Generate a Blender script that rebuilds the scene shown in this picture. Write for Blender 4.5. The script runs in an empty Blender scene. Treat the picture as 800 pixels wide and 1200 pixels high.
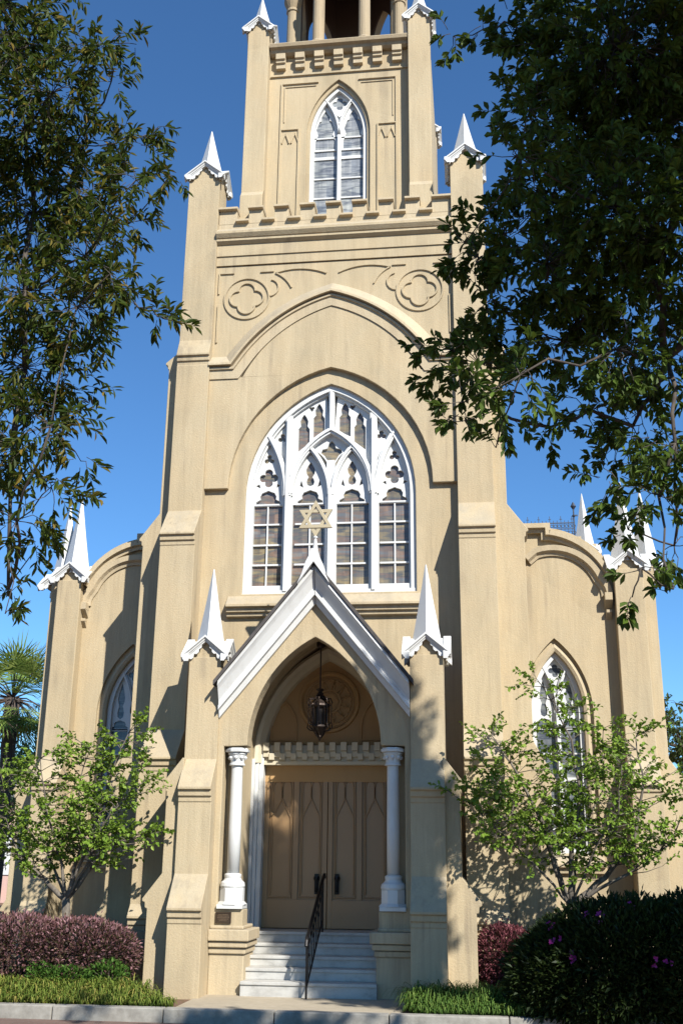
import bpy, bmesh, math, random
from mathutils import Vector, Matrix
from mathutils.geometry import tessellate_polygon
R = math.radians
PI = math.pi
sc = bpy.context.scene
COL = sc.collection
rng = random.Random(7)

# ------------------------------------------------------------------ camera
def set_camera():
    pitch, yaw, roll = R(17.957), R(7.143), R(0.614)
    f = 1263.0
    fw = Vector((-math.sin(yaw)*math.cos(pitch), math.cos(yaw)*math.cos(pitch), math.sin(pitch)))
    rt = Vector((math.cos(yaw), math.sin(yaw), 0)); up = rt.cross(fw)
    c, s = math.cos(roll), math.sin(roll)
    r2 = c*rt + s*up; u2 = -s*rt + c*up
    cd = bpy.data.cameras.new('camera'); co = bpy.data.objects.new('camera', cd); COL.objects.link(co)
    m = Matrix((r2, u2, -fw)).transposed().to_4x4(); m.translation = Vector((2.517, -18.327, 1.92))
    co.matrix_world = m
    cd.sensor_fit = 'VERTICAL'; cd.sensor_height = 36; cd.lens = 36*f/1200
    cd.clip_start = .05; cd.clip_end = 3000
    sc.camera = co
set_camera()

# ------------------------------------------------------------------ sky, sun, exposure
SUN_TO = Vector((.73, -1.0, 1.0)).normalized()          # direction towards the sun
w = bpy.data.worlds.new('World'); sc.world = w; w.use_nodes = True
nt = w.node_tree; bg = nt.nodes['Background']
sky = nt.nodes.new('ShaderNodeTexSky'); sky.sky_type = 'NISHITA'; sky.sun_disc = False
sky.sun_elevation = math.asin(SUN_TO.z); sky.sun_rotation = math.atan2(SUN_TO.x, SUN_TO.y)
sky.altitude = 0; sky.air_density = 1.0; sky.dust_density = 0.0; sky.ozone_density = 7.0
tn = nt.nodes.new('ShaderNodeMix'); tn.data_type = 'RGBA'; tn.blend_type = 'MULTIPLY'; tn.inputs[0].default_value = 1
tn.inputs[7].default_value = (.82, 1.12, 1.26, 1)          # polarised deep blue
nt.links.new(sky.outputs[0], tn.inputs[6]); nt.links.new(tn.outputs[2], bg.inputs[0]); bg.inputs[1].default_value = 0.077
sd = bpy.data.lights.new('sun', 'SUN'); sd.energy = 5.0; sd.angle = R(.53); sd.color = (1, .965, .90)
so = bpy.data.objects.new('sun', sd); COL.objects.link(so)
so.rotation_euler = (-SUN_TO).to_track_quat('-Z', 'Y').to_euler(); so.location = (20, -30, 30)
sc.view_settings.view_transform = 'Standard'; sc.view_settings.look = 'None'
sc.view_settings.exposure = 0.80; sc.view_settings.gamma = 1; sc.view_settings.use_curve_mapping = False

# ------------------------------------------------------------------ materials
def lin(r, g, b):
    f = lambda c: (c/12.92 if c <= .04045 else ((c+.055)/1.055)**2.4)
    return (f(r/255), f(g/255), f(b/255), 1)
class NT:
    def __init__(s, name):
        s.m = bpy.data.materials.new(name); s.m.use_nodes = True; s.t = s.m.node_tree
        s.b = s.t.nodes['Principled BSDF']
    def n(s, kind, **kw):
        n = s.t.nodes.new('ShaderNode'+kind)
        for k, v in kw.items(): setattr(n, k, v)
        return n
    def l(s, a, b): s.t.links.new(a, b)
    def coords(s, scale=(1,1,1)):
        g = s.n('NewGeometry'); mp = s.n('Mapping'); mp.inputs['Scale'].default_value = scale
        s.l(g.outputs['Position'], mp.inputs['Vector']); return mp.outputs[0]
    def noise(s, scale, detail=4, rough=.6, stretch=(1,1,1)):
        n = s.n('TexNoise'); n.inputs['Scale'].default_value = scale; n.inputs['Detail'].default_value = detail
        n.inputs['Roughness'].default_value = rough; s.l(s.coords(stretch), n.inputs['Vector']); return n.outputs['Fac']
    def ramp(s, fac, stops):
        r = s.n('ValToRGB'); e = r.color_ramp.elements
        e[0].position, e[0].color = stops[0]; e[1].position, e[1].color = stops[-1]
        for p, c in stops[1:-1]:
            x = e.new(p); x.color = c
        s.l(fac, r.inputs[0]); return r.outputs[0]
    def mix(s, fac, a, b, mode='MIX'):
        m = s.n('Mix', data_type='RGBA', blend_type=mode)
        for i, v in ((0, fac), (6, a), (7, b)):
            if hasattr(v, 'links'): s.l(v, m.inputs[i])
            else: m.inputs[i].default_value = v
        return m.outputs[2]
    def bump(s, h, strength, dist):
        b = s.n('Bump'); b.inputs['Strength'].default_value = strength; b.inputs['Distance'].default_value = dist
        s.l(h, b.inputs['Height']); s.l(b.outputs[0], s.b.inputs['Normal'])
    def base(s, c): s.l(c, s.b.inputs['Base Color'])
    def rough(s, v): s.b.inputs['Roughness'].default_value = v
W1 = (1,1,1,1); K0 = (0,0,0,1)
def g(v): return (v, v, v, 1)

def mat_stucco(name, ca, cb, grime=.5):
    m = NT(name); m.rough(.92)
    big = m.noise(.9, 5, .6, (1, 1, .45))
    col = m.mix(m.ramp(big, [(.32, K0), (.68, W1)]), ca, cb)
    streak = m.noise(3.2, 5, .65, (1, 1, .09))
    col = m.mix(m.ramp(streak, [(.48, K0), (.75, g(grime))]), col, tuple(c*.62 for c in ca[:3])+(1,))
    run = m.noise(7.5, 3, .6, (1, 1, .05)); zone = m.noise(.55, 3, .6)
    rm = m.n('Math', operation='MULTIPLY'); m.l(m.ramp(run, [(.52, K0), (.66, g(.7))]), rm.inputs[0]); m.l(m.ramp(zone, [(.45, K0), (.62, W1)]), rm.inputs[1])
    col = m.mix(rm.outputs[0], col, (ca[0]*.6, ca[1]*.6, ca[2]*.66, 1))
    patch = m.n('TexVoronoi'); patch.inputs['Scale'].default_value = .55; m.l(m.coords((1, 1, .8)), patch.inputs['Vector'])
    sepc = m.n('SeparateColor'); m.l(patch.outputs['Color'], sepc.inputs[0])
    col = m.mix(m.ramp(sepc.outputs[0], [(.6, K0), (.64, g(.18))]), col, tuple(min(1, c*1.16) for c in cb[:3])+(1,))
    comb = m.noise(26, 4, .7, (1, 1, .07))
    col = m.mix(m.ramp(comb, [(.35, g(.3)), (.65, K0)]), col, tuple(c*.72 for c in ca[:3])+(1,))
    pat = m.noise(1.7, 3, .5)
    col = m.mix(m.ramp(pat, [(.4, K0), (.7, g(.35))]), col, (cb[0]*1.02, cb[1]*.93, cb[2]*.82, 1))
    fine = m.noise(55, 3, .7, (1, 1, .6))
    col = m.mix(m.ramp(fine, [(.3, g(.22)), (.7, K0)]), col, tuple(c*.7 for c in ca[:3])+(1,))
    # grey weathering on surfaces that face the sky
    geo = m.n('NewGeometry'); sep = m.n('SeparateXYZ'); m.l(geo.outputs['True Normal'], sep.inputs[0])
    upf = m.n('MapRange'); upf.inputs[1].default_value = .25; upf.inputs[2].default_value = .8; m.l(sep.outputs[2], upf.inputs[0])
    blot = m.noise(3.5, 5, .7)
    mul = m.n('Math', operation='MULTIPLY'); m.l(upf.outputs[0], mul.inputs[0]); m.l(m.ramp(blot, [(.35, g(.15)), (.7, g(.75))]), mul.inputs[1])
    col = m.mix(mul.outputs[0], col, (.27, .245, .195, 1))
    m.base(col)
    h = m.noise(38, 4, .7); m.bump(h, .55, .012)
    return m.m
def mat_paint(name, c, rough=.45, dirt=.25, dirtc=None):
    m = NT(name); m.rough(rough)
    n1 = m.noise(5, 5, .7, (1, 1, .35))
    m.base(m.mix(m.ramp(n1, [(.5, K0), (.8, g(dirt))]), c, dirtc or tuple(x*.6 for x in c[:3])+(1,)))
    m.bump(m.noise(60, 2), .12, .004)
    return m.m
def mat_metal(name, c, rough=.5):
    m = NT(name); m.rough(rough); m.b.inputs['Metallic'].default_value = .6
    m.base(m.mix(m.ramp(m.noise(30, 3), [(.4, K0), (.7, g(.6))]), c, tuple(x*1.8 for x in c[:3])+(1,)))
    return m.m
def mat_glass(name, bands):
    m = NT(name); m.rough(.07); m.b.inputs['IOR'].default_value = 1.5
    h = m.noise(1.0, 4, .55, (1.1, 1, 7)); v = m.noise(2.0, 3, .6, (5, 1, .5))
    a = m.ramp(h, [(.30, bands[0]), (.42, bands[1]), (.5, bands[2]), (.58, bands[3]), (.7, bands[4])])
    c = m.mix(m.ramp(v, [(.35, g(.45)), (.65, K0)]), a, (.06, .068, .075, 1))
    sn = m.n('VectorMath', operation='SNAP'); m.l(m.coords(), sn.inputs[0]); sn.inputs[1].default_value = (.26, 9, .38)
    wn = m.n('TexWhiteNoise'); m.l(sn.outputs[0], wn.inputs[0])
    m.base(m.mix(1.0, c, m.ramp(wn.outputs[0], [(0, (.78, .82, .86, 1)), (.5, (.98, .98, .98, 1)), (1, (1.22, 1.2, 1.12, 1))]), 'MULTIPLY'))
    m.bump(m.noise(3.5, 3), .12, .03)
    return m.m
def mat_leaf(name, ca, cb, cc, trans=.3, rough=.55):
    m = NT(name); m.rough(rough)
    m.b.inputs['Specular IOR Level'].default_value = .18
    at = m.n('Attribute', attribute_name='tint')
    c = m.ramp(at.outputs['Fac'], [(0, ca), (.55, cb), (1, cc)])
    m.base(c)
    tr = m.n('BsdfTranslucent'); m.l(m.mix(.5, c, (.12, .16, .02, 1)), tr.inputs[0])
    mx = m.n('MixShader'); mx.inputs[0].default_value = trans
    out = m.t.nodes['Material Output']
    m.l(m.b.outputs[0], mx.inputs[1]); m.l(tr.outputs[0], mx.inputs[2]); m.l(mx.outputs[0], out.inputs[0])
    return m.m
def mat_bark(name, a, b):
    m = NT(name); m.rough(.9)
    n = m.noise(14, 5, .7, (1, 1, .3)); m.base(m.mix(m.ramp(n, [(.35, K0), (.65, W1)]), a, b)); m.bump(n, .6, .01)
    return m.m
def mat_marble(name):
    m = NT(name); m.rough(.5)
    n = m.noise(3, 6, .7, (1, 2, 2)); c = m.ramp(n, [(.3, (.27, .26, .235, 1)), (.5, (.40, .388, .355, 1)), (.75, (.47, .457, .42, 1))])
    st = m.noise(6, 5, .7, (1, 1, .4)); m.base(m.mix(m.ramp(st, [(.5, K0), (.75, g(.45))]), c, (.28, .26, .22, 1)))
    m.bump(m.noise(40, 3), .15, .005); return m.m
def mat_ground(name, a, b, scale, bumpd=.02, rough=.95):
    m = NT(name); m.rough(rough)
    n = m.noise(scale, 8, .7); n2 = m.noise(scale*.06, 4, .6)
    c = m.mix(m.ramp(n, [(.3, K0), (.7, W1)]), a, b)
    m.base(m.mix(m.ramp(n2, [(.4, K0), (.7, g(.4))]), c, tuple(x*.6 for x in a[:3])+(1,)))
    m.bump(n, .5, bumpd); return m.m
def mat_brick(name):
    m = NT(name); m.rough(.9)
    b = m.n('TexBrick'); b.inputs['Scale'].default_value = 1; b.inputs['Brick Width'].default_value = .21; b.inputs['Row Height'].default_value = .07
    b.inputs['Mortar Size'].default_value = .006
    b.inputs['Color1'].default_value = (.12, .06, .042, 1); b.inputs['Color2'].default_value = (.16, .09, .065, 1); b.inputs['Mortar'].default_value = (.13, .115, .10, 1)
    m.l(m.coords(), b.inputs['Vector'])
    m.base(m.mix(m.ramp(m.noise(1.5, 5), [(.4, K0), (.7, g(.5))]), b.outputs[0], (.10, .075, .06, 1))); return m.m

STUCCO = mat_stucco('stucco', (.385, .306, .187, 1), (.465, .380, .245, 1), .62)
TRIM = mat_stucco('stucco_trim', (.405, .327, .208, 1), (.475, .392, .262, 1), .65)
BELFRY = mat_stucco('belfry_stucco', (.33, .255, .155, 1), (.39, .31, .20, 1), .5)
BELSHADE = mat_paint('belfry_inside_shade', (.06, .035, .022, 1), .9)  # dark brown stands in for the roof's shade inside the belfry
WHITE = mat_paint('white_paint', (.555, .555, .535, 1), .45, .45, (.36, .34, .30, 1))
PANEL = mat_paint('tympanum_paint', (.38, .23, .095, 1), .7, .3)
CREAM = mat_paint('cream_paint', (.50, .445, .325, 1), .6, .3)
DOORM = mat_paint('door_paint', (.30, .185, .088, 1), .38, .25)
BLACK = mat_metal('black_iron', (.012, .011, .011, 1), .42)
LANT = mat_metal('lantern_iron', (.03, .02, .015, 1), .5)
LAMPG = mat_paint('lamp_glass_dark', (.02, .014, .01, 1), .6)
CREST = mat_metal('cresting_iron', (.045, .055, .075, 1), .6)
BRONZE = mat_metal('bronze', (.06, .04, .025, 1), .45)
BRONZE2 = mat_metal('bronze_relief', (.16, .11, .07, 1), .45)
GOLD = mat_paint('star_paint', (.38, .32, .205, 1), .5, .3)
SLATE = mat_ground('slate', (.05, .045, .042, 1), (.09, .08, .075, 1), 12)
ROOFM = mat_ground('roof_metal', (.16, .16, .16, 1), (.2, .2, .2, 1), 6)
GL_BIG = mat_glass('stained_glass', [(.13, .09, .06, 1), (.24, .19, .11, 1), (.10, .10, .095, 1), (.19, .125, .09, 1), (.15, .165, .17, 1)])
GL_PALE = mat_glass('pale_glass', [(.25, .26, .26, 1), (.33, .34, .33, 1), (.12, .13, .15, 1), (.28, .29, .30, 1), (.16, .17, .19, 1)])
GL_AISLE = mat_glass('aisle_glass', [(.10, .11, .12, 1), (.16, .17, .18, 1), (.05, .06, .08, 1), (.22, .23, .23, 1), (.09, .10, .12, 1)])
MARBLE = mat_marble('marble')
CONC = mat_ground('path_concrete', (.30, .25, .175, 1), (.38, .32, .23, 1), 9, .004)
KERBM = mat_ground('kerb_stone', (.17, .155, .13, 1), (.36, .34, .295, 1), 5, .012)
MULCH = mat_ground('mulch', (.10, .055, .03, 1), (.2, .12, .07, 1), 40, .04)
STREET = mat_brick('street_brick')
BARK_O = mat_bark('oak_bark', (.035, .026, .02, 1), (.075, .06, .045, 1))
BARK_R = mat_bark('redbud_bark', (.06, .048, .036, 1), (.17, .145, .115, 1))
BARK_D = mat_bark('dark_bark', (.035, .025, .02, 1), (.1, .075, .06, 1))
LEAF_OR = mat_leaf('oak_leaf_dark', (0.03397, 0.05611, 0.008547, 1), (0.06369, 0.1036, 0.01465, 1), (0.1062, 0.1619, 0.02198, 1), 0.28)
LEAF_OL = mat_leaf('oak_leaf', (0.02498, 0.04095, 0.005307, 1), (0.05111, 0.07733, 0.009287, 1), (0.1704, 0.1183, 0.0199, 1), 0.3)
LEAF_RB = mat_leaf('redbud_leaf', (0.09561, 0.1625, 0.01791, 1), (0.1593, 0.254, 0.03134, 1), (0.2549, 0.3352, 0.05372, 1), .3)
LEAF_HG = mat_leaf('purple_leaf', (0.044, 0.0528, 0.01584, 1), (0.1144, 0.0484, 0.0484, 1), (0.2904, 0.1584, 0.1672, 1), .15)
LEAF_PS = mat_leaf('maroon_leaf', (0.0518, 0.01347, 0.01732, 1), (0.1243, 0.03367, 0.04329, 1), (0.2486, 0.08658, 0.0962, 1), .15)
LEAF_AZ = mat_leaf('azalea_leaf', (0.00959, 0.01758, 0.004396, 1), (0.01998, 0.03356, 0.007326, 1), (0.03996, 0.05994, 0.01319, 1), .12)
LEAF_GR = mat_leaf('green_leaf', (0.037, 0.0888, 0.0148, 1), (0.0666, 0.1406, 0.0222, 1), (0.1184, 0.2072, 0.037, 1), .25)
LEAF_LI = mat_leaf('lawn_blade', (0.0695, 0.1099, 0.01598, 1), (0.139, 0.1831, 0.02797, 1), (0.2978, 0.2472, 0.06394, 1), .2)
LEAF_LR = mat_leaf('lawn_blade_green', (0.03848, 0.08658, 0.01332, 1), (0.08658, 0.1539, 0.02664, 1), (0.1539, 0.2116, 0.0444, 1), .2)
LEAF_PA = mat_leaf('palm_leaf', (0.07104, 0.1277, 0.02664, 1), (0.1776, 0.2553, 0.05328, 1), (0.3552, 0.4195, 0.1199, 1), .15)
LEAF_BG = mat_leaf('pine_leaf', (0.0222, 0.037, 0.0111, 1), (0.0444, 0.0703, 0.0185, 1), (0.0814, 0.1036, 0.0333, 1), .15)
FLOWER = mat_leaf('magenta_petal', (0.21, 0.012, 0.132, 1), (0.27, 0.024, 0.18, 1), (0.33, 0.06, 0.24, 1), .25)
PINKW = mat_stucco('pink_stucco', (.5, .32, .27, 1), (.56, .38, .32, 1))

# ------------------------------------------------------------------ mesh builder
class MB:
    def __init__(s): s.v = []; s.f = []; s.t = []
    def add(s, vs, fs, tint=None):
        b = len(s.v); s.v.extend([tuple(v) for v in vs]); s.f.extend([tuple(b+i for i in f) for f in fs])
        if tint is not None: s.t.extend([tint]*len(fs))
    def box(s, x0, x1, y0, y1, z0, z1):
        s.add([(x0,y0,z0),(x1,y0,z0),(x1,y1,z0),(x0,y1,z0),(x0,y0,z1),(x1,y0,z1),(x1,y1,z1),(x0,y1,z1)],
              [(0,3,2,1),(4,5,6,7),(0,1,5,4),(1,2,6,5),(2,3,7,6),(3,0,4,7)])
    def plate(s, loops, y0, y1):
        """polygon with holes in the XZ plane, extruded from y0 to y1"""
        L = [[Vector((x, z, 0)) for x, z in lp] for lp in loops]
        flat = [p for lp in L for p in lp]; n = len(flat)
        tris = tessellate_polygon(L)
        b = len(s.v)
        s.v.extend([(p.x, y0, p.y) for p in flat]); s.v.extend([(p.x, y1, p.y) for p in flat])
        for t in tris:
            a, c, d = (flat[i] for i in t)
            cr = (c.x-a.x)*(d.y-a.y)-(c.y-a.y)*(d.x-a.x)
            if abs(cr) < 1e-12: continue
            t = t if cr > 0 else t[::-1]
            s.f.append(tuple(b+i for i in t)); s.f.append(tuple(b+n+i for i in t[::-1]))
        k = 0
        for lp in L:
            m = len(lp)
            area = sum(lp[i].x*lp[(i+1)%m].y-lp[(i+1)%m].x*lp[i].y for i in range(m))
            outer = lp is L[0]
            for i in range(m):
                i0, i1 = b+k+i, b+k+(i+1)%m
                q = (i0, i0+n, i1+n, i1) if (area > 0) == outer else (i1, i1+n, i0+n, i0)
                s.f.append(q)
            k += m
    def prism(s, prof, axis, a, b):
        """closed profile extruded along an axis; prof in the two other coordinates: 'x' -> (y,z), 'z' -> (x,y)"""
        n = len(prof); base = len(s.v)
        for t in (a, b):
            for p, q in prof:
                s.v.append({'x': (t, p, q), 'y': (p, t, q), 'z': (p, q, t)}[axis])
        tris = tessellate_polygon([[Vector((p, q, 0)) for p, q in prof]])
        for t in tris:
            s.f.append(tuple(base+i for i in t)); s.f.append(tuple(base+n+i for i in t[::-1]))
        for i in range(n):
            j = (i+1) % n; s.f.append((base+i, base+j, base+n+j, base+n+i))
    def sweep(s, path, prof, closed=False):
        """path in XZ; prof = closed list of (u, y): u is the offset to the left of the path direction"""
        n = len(path); m = len(prof); base = len(s.v); P = [Vector(p) for p in path]
        for i in range(n):
            if closed: d0 = (P[i]-P[i-1]); d1 = (P[(i+1) % n]-P[i])
            else:
                d0 = P[i]-P[i-1] if i > 0 else P[1]-P[0]; d1 = P[i+1]-P[i] if i < n-1 else d0
            d0 = d0.normalized(); d1 = d1.normalized()
            n0 = Vector((-d0.y, d0.x)); n1 = Vector((-d1.y, d1.x)); nn = (n0+n1)
            nn = nn.normalized() if nn.length > 1e-6 else n0
            c = max(.35, nn.dot(n0)); nn = nn/c
            for u, y in prof: s.v.append((P[i].x+nn.x*u, y, P[i].y+nn.y*u))
        for i in range(n if closed else n-1):
            j = (i+1) % n
            for k in range(m):
                l = (k+1) % m; s.f.append((base+i*m+k, base+i*m+l, base+j*m+l, base+j*m+k))
        if not closed:
            s.f.append(tuple(base+k for k in range(m))); s.f.append(tuple(base+(n-1)*m+k for k in reversed(range(m))))
    def lathe(s, prof, cx, cy, n=24, rot=0.0):
        base = len(s.v); m = len(prof)
        for r, z in prof:
            for k in range(n):
                a = 2*PI*k/n+rot; s.v.append((cx+r*math.cos(a), cy+r*math.sin(a), z))
        for i in range(m-1):
            for k in range(n):
                l = (k+1) % n; s.f.append((base+i*n+k, base+i*n+l, base+(i+1)*n+l, base+(i+1)*n+k))
        s.f.append(tuple(base+k for k in reversed(range(n)))); s.f.append(tuple(base+(m-1)*n+k for k in range(n)))
    def tube(s, pts, rad, n=8):
        P = [Vector(p) for p in pts]
        if not isinstance(rad, (list, tuple)): rad = [rad]*len(P)
        base = len(s.v); ref = Vector((.31, .17, .93))
        for i, p in enumerate(P):
            d = (P[min(i+1, len(P)-1)]-P[max(i-1, 0)]).normalized()
            a = d.cross(ref)
            if a.length < .05: a = d.cross(Vector((1, 0, 0)))
            a.normalize(); b = d.cross(a)
            for k in range(n):
                t = 2*PI*k/n; q = p+(a*math.cos(t)+b*math.sin(t))*rad[i]; s.v.append(tuple(q))
        for i in range(len(P)-1):
            for k in range(n):
                l = (k+1) % n; s.f.append((base+i*n+k, base+i*n+l, base+(i+1)*n+l, base+(i+1)*n+k))
        s.f.append(tuple(base+k for k in reversed(range(n)))); s.f.append(tuple(base+(len(P)-1)*n+k for k in range(n)))
    def build(s, name, mat, parent=None, bevel=0, smooth=False, loc=None, fix=True):
        me = bpy.data.meshes.new(name); me.from_pydata(s.v, [], s.f); me.update()
        if fix:
            bm = bmesh.new(); bm.from_mesh(me); bmesh.ops.recalc_face_normals(bm, faces=bm.faces); bm.to_mesh(me); bm.free()
        if s.t and len(s.t) == len(s.f):
            a = me.attributes.new('tint', 'FLOAT', 'FACE'); a.data.foreach_set('value', s.t)
        me.materials.append(mat)
        if smooth: me.polygons.foreach_set('use_smooth', [True]*len(me.polygons))
        o = bpy.data.objects.new(name, me); COL.objects.link(o)
        if parent: o.parent = parent
        if loc: o.location = loc
        if bevel:
            b = o.modifiers.new('bevel', 'BEVEL'); b.width = bevel; b.segments = 2; b.limit_method = 'ANGLE'; b.angle_limit = R(38)
        return o
def thing(name, label, cat, loc=(0,0,0), group=None):
    o = bpy.data.objects.new(name, None); COL.objects.link(o); o.location = loc; o.empty_display_size = .2
    o['label'] = label; o['category'] = cat
    if group: o['group'] = group
    return o
def tag(o, label, cat, group=None):
    o['label'] = label; o['category'] = cat
    if group: o['group'] = group
    return o
def struct(o): o['kind'] = 'structure'; return o
def copy_part(o, parent, loc):
    c = o.copy(); COL.objects.link(c); c.parent = parent; c.location = loc
    for ch in list(o.children):
        d = ch.copy(); COL.objects.link(d); d.parent = c
    return c

# ------------------------------------------------------------------ 2D shapes
def arc3(p0, p1, p2, n=12):
    """circle arc through three points"""
    ax, ay = p0; bx, by = p1; cx, cy = p2
    d = 2*(ax*(by-cy)+bx*(cy-ay)+cx*(ay-by))
    ux = ((ax*ax+ay*ay)*(by-cy)+(bx*bx+by*by)*(cy-ay)+(cx*cx+cy*cy)*(ay-by))/d
    uy = ((ax*ax+ay*ay)*(cx-bx)+(bx*bx+by*by)*(ax-cx)+(cx*cx+cy*cy)*(bx-ax))/d
    r = math.hypot(ax-ux, ay-uy)
    a0 = math.atan2(ay-uy, ax-ux); a1 = math.atan2(by-uy, bx-ux); a2 = math.atan2(cy-uy, cx-ux)
    def unw(a, ref, sgn):
        while (a-ref)*sgn < 0: a += sgn*2*PI
        return a
    sgn = 1 if ((bx-ax)*(cy-ay)-(by-ay)*(cx-ax)) > 0 else -1
    a2 = unw(a2, a0, sgn)
    return [(ux+r*math.cos(a0+(a2-a0)*i/n), uy+r*math.sin(a0+(a2-a0)*i/n)) for i in range(n+1)]
def half_arch(x0, z0, xa, za, n=12):
    """arc that starts vertical at (x0,z0) and ends at apex (xa,za)"""
    wd = xa-x0; h = za-z0; sg = 1 if wd > 0 else -1; wd = abs(wd)
    a = (h*h-wd*wd)/(2*wd); r = a+wd
    t1 = math.atan2(h, -a) if False else None
    a0 = PI; a1 = math.atan2(h, -a)
    a1 = a1 if a1 > 0 else a1
    out = []
    for i in range(n+1):
        t = a0+(a1-a0)*i/n; px = a+r*math.cos(t)+wd; pz = r*math.sin(t)   # px measured from x0
        out.append((x0+sg*px, z0+pz))
    out[-1] = (xa, za); return out
def arch(w, zs, za, cx=0, n=14):
    L = half_arch(cx-w, zs, cx, za, n); Rr = [(2*cx-x, z) for x, z in reversed(L[:-1])]
    return L+Rr
def opening(w, z0, zs, za, cx=0, n=14): return [(cx-w, z0)]+arch(w, zs, za, cx, n)+[(cx+w, z0)]
def circle(cx, cz, r, n=24): return [(cx+r*math.cos(2*PI*i/n), cz+r*math.sin(2*PI*i/n)) for i in range(n)]
def foil(cx, cz, d, r, k=4, rot=0, n=40):
    out = []
    for i in range(n):
        t = 2*PI*i/n; best = 0
        for j in range(k):
            q = t-(rot+2*PI*j/k); s2 = r*r-(d*math.sin(q))**2
            if s2 >= 0: best = max(best, d*math.cos(q)+math.sqrt(s2))
        out.append((cx+best*math.cos(t), cz+best*math.sin(t)))
    return out
def mirror(pts): return [(-x, z) for x, z in reversed(pts)]
def shift(pts, dx, dz=0): return [(x+dx, z+dz) for x, z in pts]
def rect(x0, x1, z0, z1): return [(x0, z0), (x1, z0), (x1, z1), (x0, z1)]
def bar(u0, u1, y0, y1): return [(u0, y0), (u1, y0), (u1, y1), (u0, y1)]

# ------------------------------------------------------------------ the ground
GZ = .035
m = MB(); m.box(-600, 600, -600, 900, -.62, -.12); struct(m.build('street', STREET))
m = MB(); m.box(-40, 40, -3.02, 40, -.11, GZ-.01); struct(m.build('planting_bed', MULCH))
m = MB(); m.box(-1.58, 1.45, -3.015, -1.3, -.1, GZ+.006); struct(m.build('path', CONC))
m = MB()
x = -30.0
while x < 30:
    L = 1.45+.1*rng.random(); m.box(x, x+L-.012, -3.2, -3.022, -.3, .052+.004*rng.random()); x += L
struct(m.build('kerb', KERBM, bevel=.015))

# ------------------------------------------------------------------ the synagogue
B = thing('synagogue', 'cream stucco gothic synagogue with central tower, gabled porch and white pinnacles', 'synagogue', (0, 0, 0))

# --- tower wall
BW = dict(w=1.555, z0=6.42, zs=8.28, za=10.44)
m = MB()
portal = opening(1.27, GZ, 3.55, 5.56)
m.plate([[(-2.6, GZ-.1), (-1.27, GZ-.1)]+portal[1:-1]+[(1.27, GZ-.1), (2.6, GZ-.1), (2.6, 13.06), (-2.6, 13.06)], opening(BW['w'], BW['z0'], BW['zs'], BW['za'])[::-1]], 0, .5)
m.box(-2.9, -2.55, .5, 4.6, GZ-.1, 13.9); m.box(2.55, 2.9, .5, 4.6, GZ-.1, 13.9); m.box(-2.55, 2.55, 4.3, 4.6, GZ-.1, 13.9)
m.box(-2.55, 2.55, .5, 4.3, 13.6, 13.82)
m.build('tower_wall', STUCCO, B, bevel=.012)
# raised wall layer above the window hood, below the big arch
big_lo = arc3((-1.68, 10.62), (-.83, 11.64), (0, 12.06), 14); big_lo = big_lo+mirror(big_lo[:-1])
hood = arch(1.87, 8.39, 10.74)
m = MB(); m.plate([[(-2.32, 8.39)]+hood+[(2.32, 8.39), (2.32, 10.62)]+big_lo[::-1]+[(-2.32, 10.62)]], -.10, .03)
m.build('upper_wall', STUCCO, B, bevel=.012)
# the big weathered arch
pth = arc3((-2.03, 11.10), (-1.05, 12.10), (0, 12.57), 18); pth = [(-2.32, 11.10)]+pth+mirror(pth[:-1])+[(2.32, 11.10)]
m = MB(); m.sweep(pth, [(0, .02), (0, -.005), (-.22, -.22), (-.265, -.225), (-.27, -.13), (-.30, -.165), (-.335, -.165), (-.345, -.13), (-.52, -.125), (-.525, .02)])
m.build('relieving_arch', TRIM, B)

# spandrel medallions and strings
def ring_mould(m, path, wd, y0, y1): m.sweep(path, [(-wd/2, y1), (-wd*.28, y0), (wd*.28, y0), (wd/2, y1)], closed=True)
def line_mould(m, path, wd, y0, y1): m.sweep(path, [(-wd/2, y1), (-wd*.28, y0), (wd*.28, y0), (wd/2, y1)])
for s in (-1, 1):
    m = MB(); c = (s*1.68, 12.33)
    ring_mould(m, circle(*c, .44, 40), .05, -.03, .01)
    ring_mould(m, foil(*c, .165, .165, 4, 0, 64), .045, -.035, .01)
    m.build('quatrefoil', STUCCO, B)
    m = MB()
    line_mould(m, arc3((s*1.12, 12.86), (s*.65, 12.93), (s*.12, 12.80), 10), .04, -.03, .01)
    line_mould(m, arc3((s*1.12, 12.86), (s*.93, 12.72), (s*.80, 12.52), 8), .04, -.03, .01)
    line_mould(m, arc3((s*1.20, 12.72), (s*1.06, 12.58), (s*1.22, 12.36), 8), .04, -.03, .01)
    line_mould(m, [(s*2.24, 12.45), (s*2.24, 12.9), (s*1.95, 12.9)], .04, -.03, .01)
    line_mould(m, [(s*1.42, 12.9), (s*1.16, 12.9)], .04, -.03, .01)
    line_mould(m, [(s*2.24, 11.4), (s*2.24, 12.2)], .04, -.03, .01)
    m.build('spandrel_tracery', STUCCO, B)
m = MB()
m.box(-2.31, 2.31, -.03, .5, 13.07, 13.27); m.box(-2.31, 2.31, -.055, .5, 13.27, 13.52)
m.prism([(.4, 13.52), (-.07, 13.52), (-.13, 13.57), (-.13, 13.62), (-.15, 13.63), (-.2, 13.70), (-.2, 13.75), (-.06, 13.88), (.4, 13.88)], 'x', -2.31, 2.31)
m.build('cornice', STUCCO, B)
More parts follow.
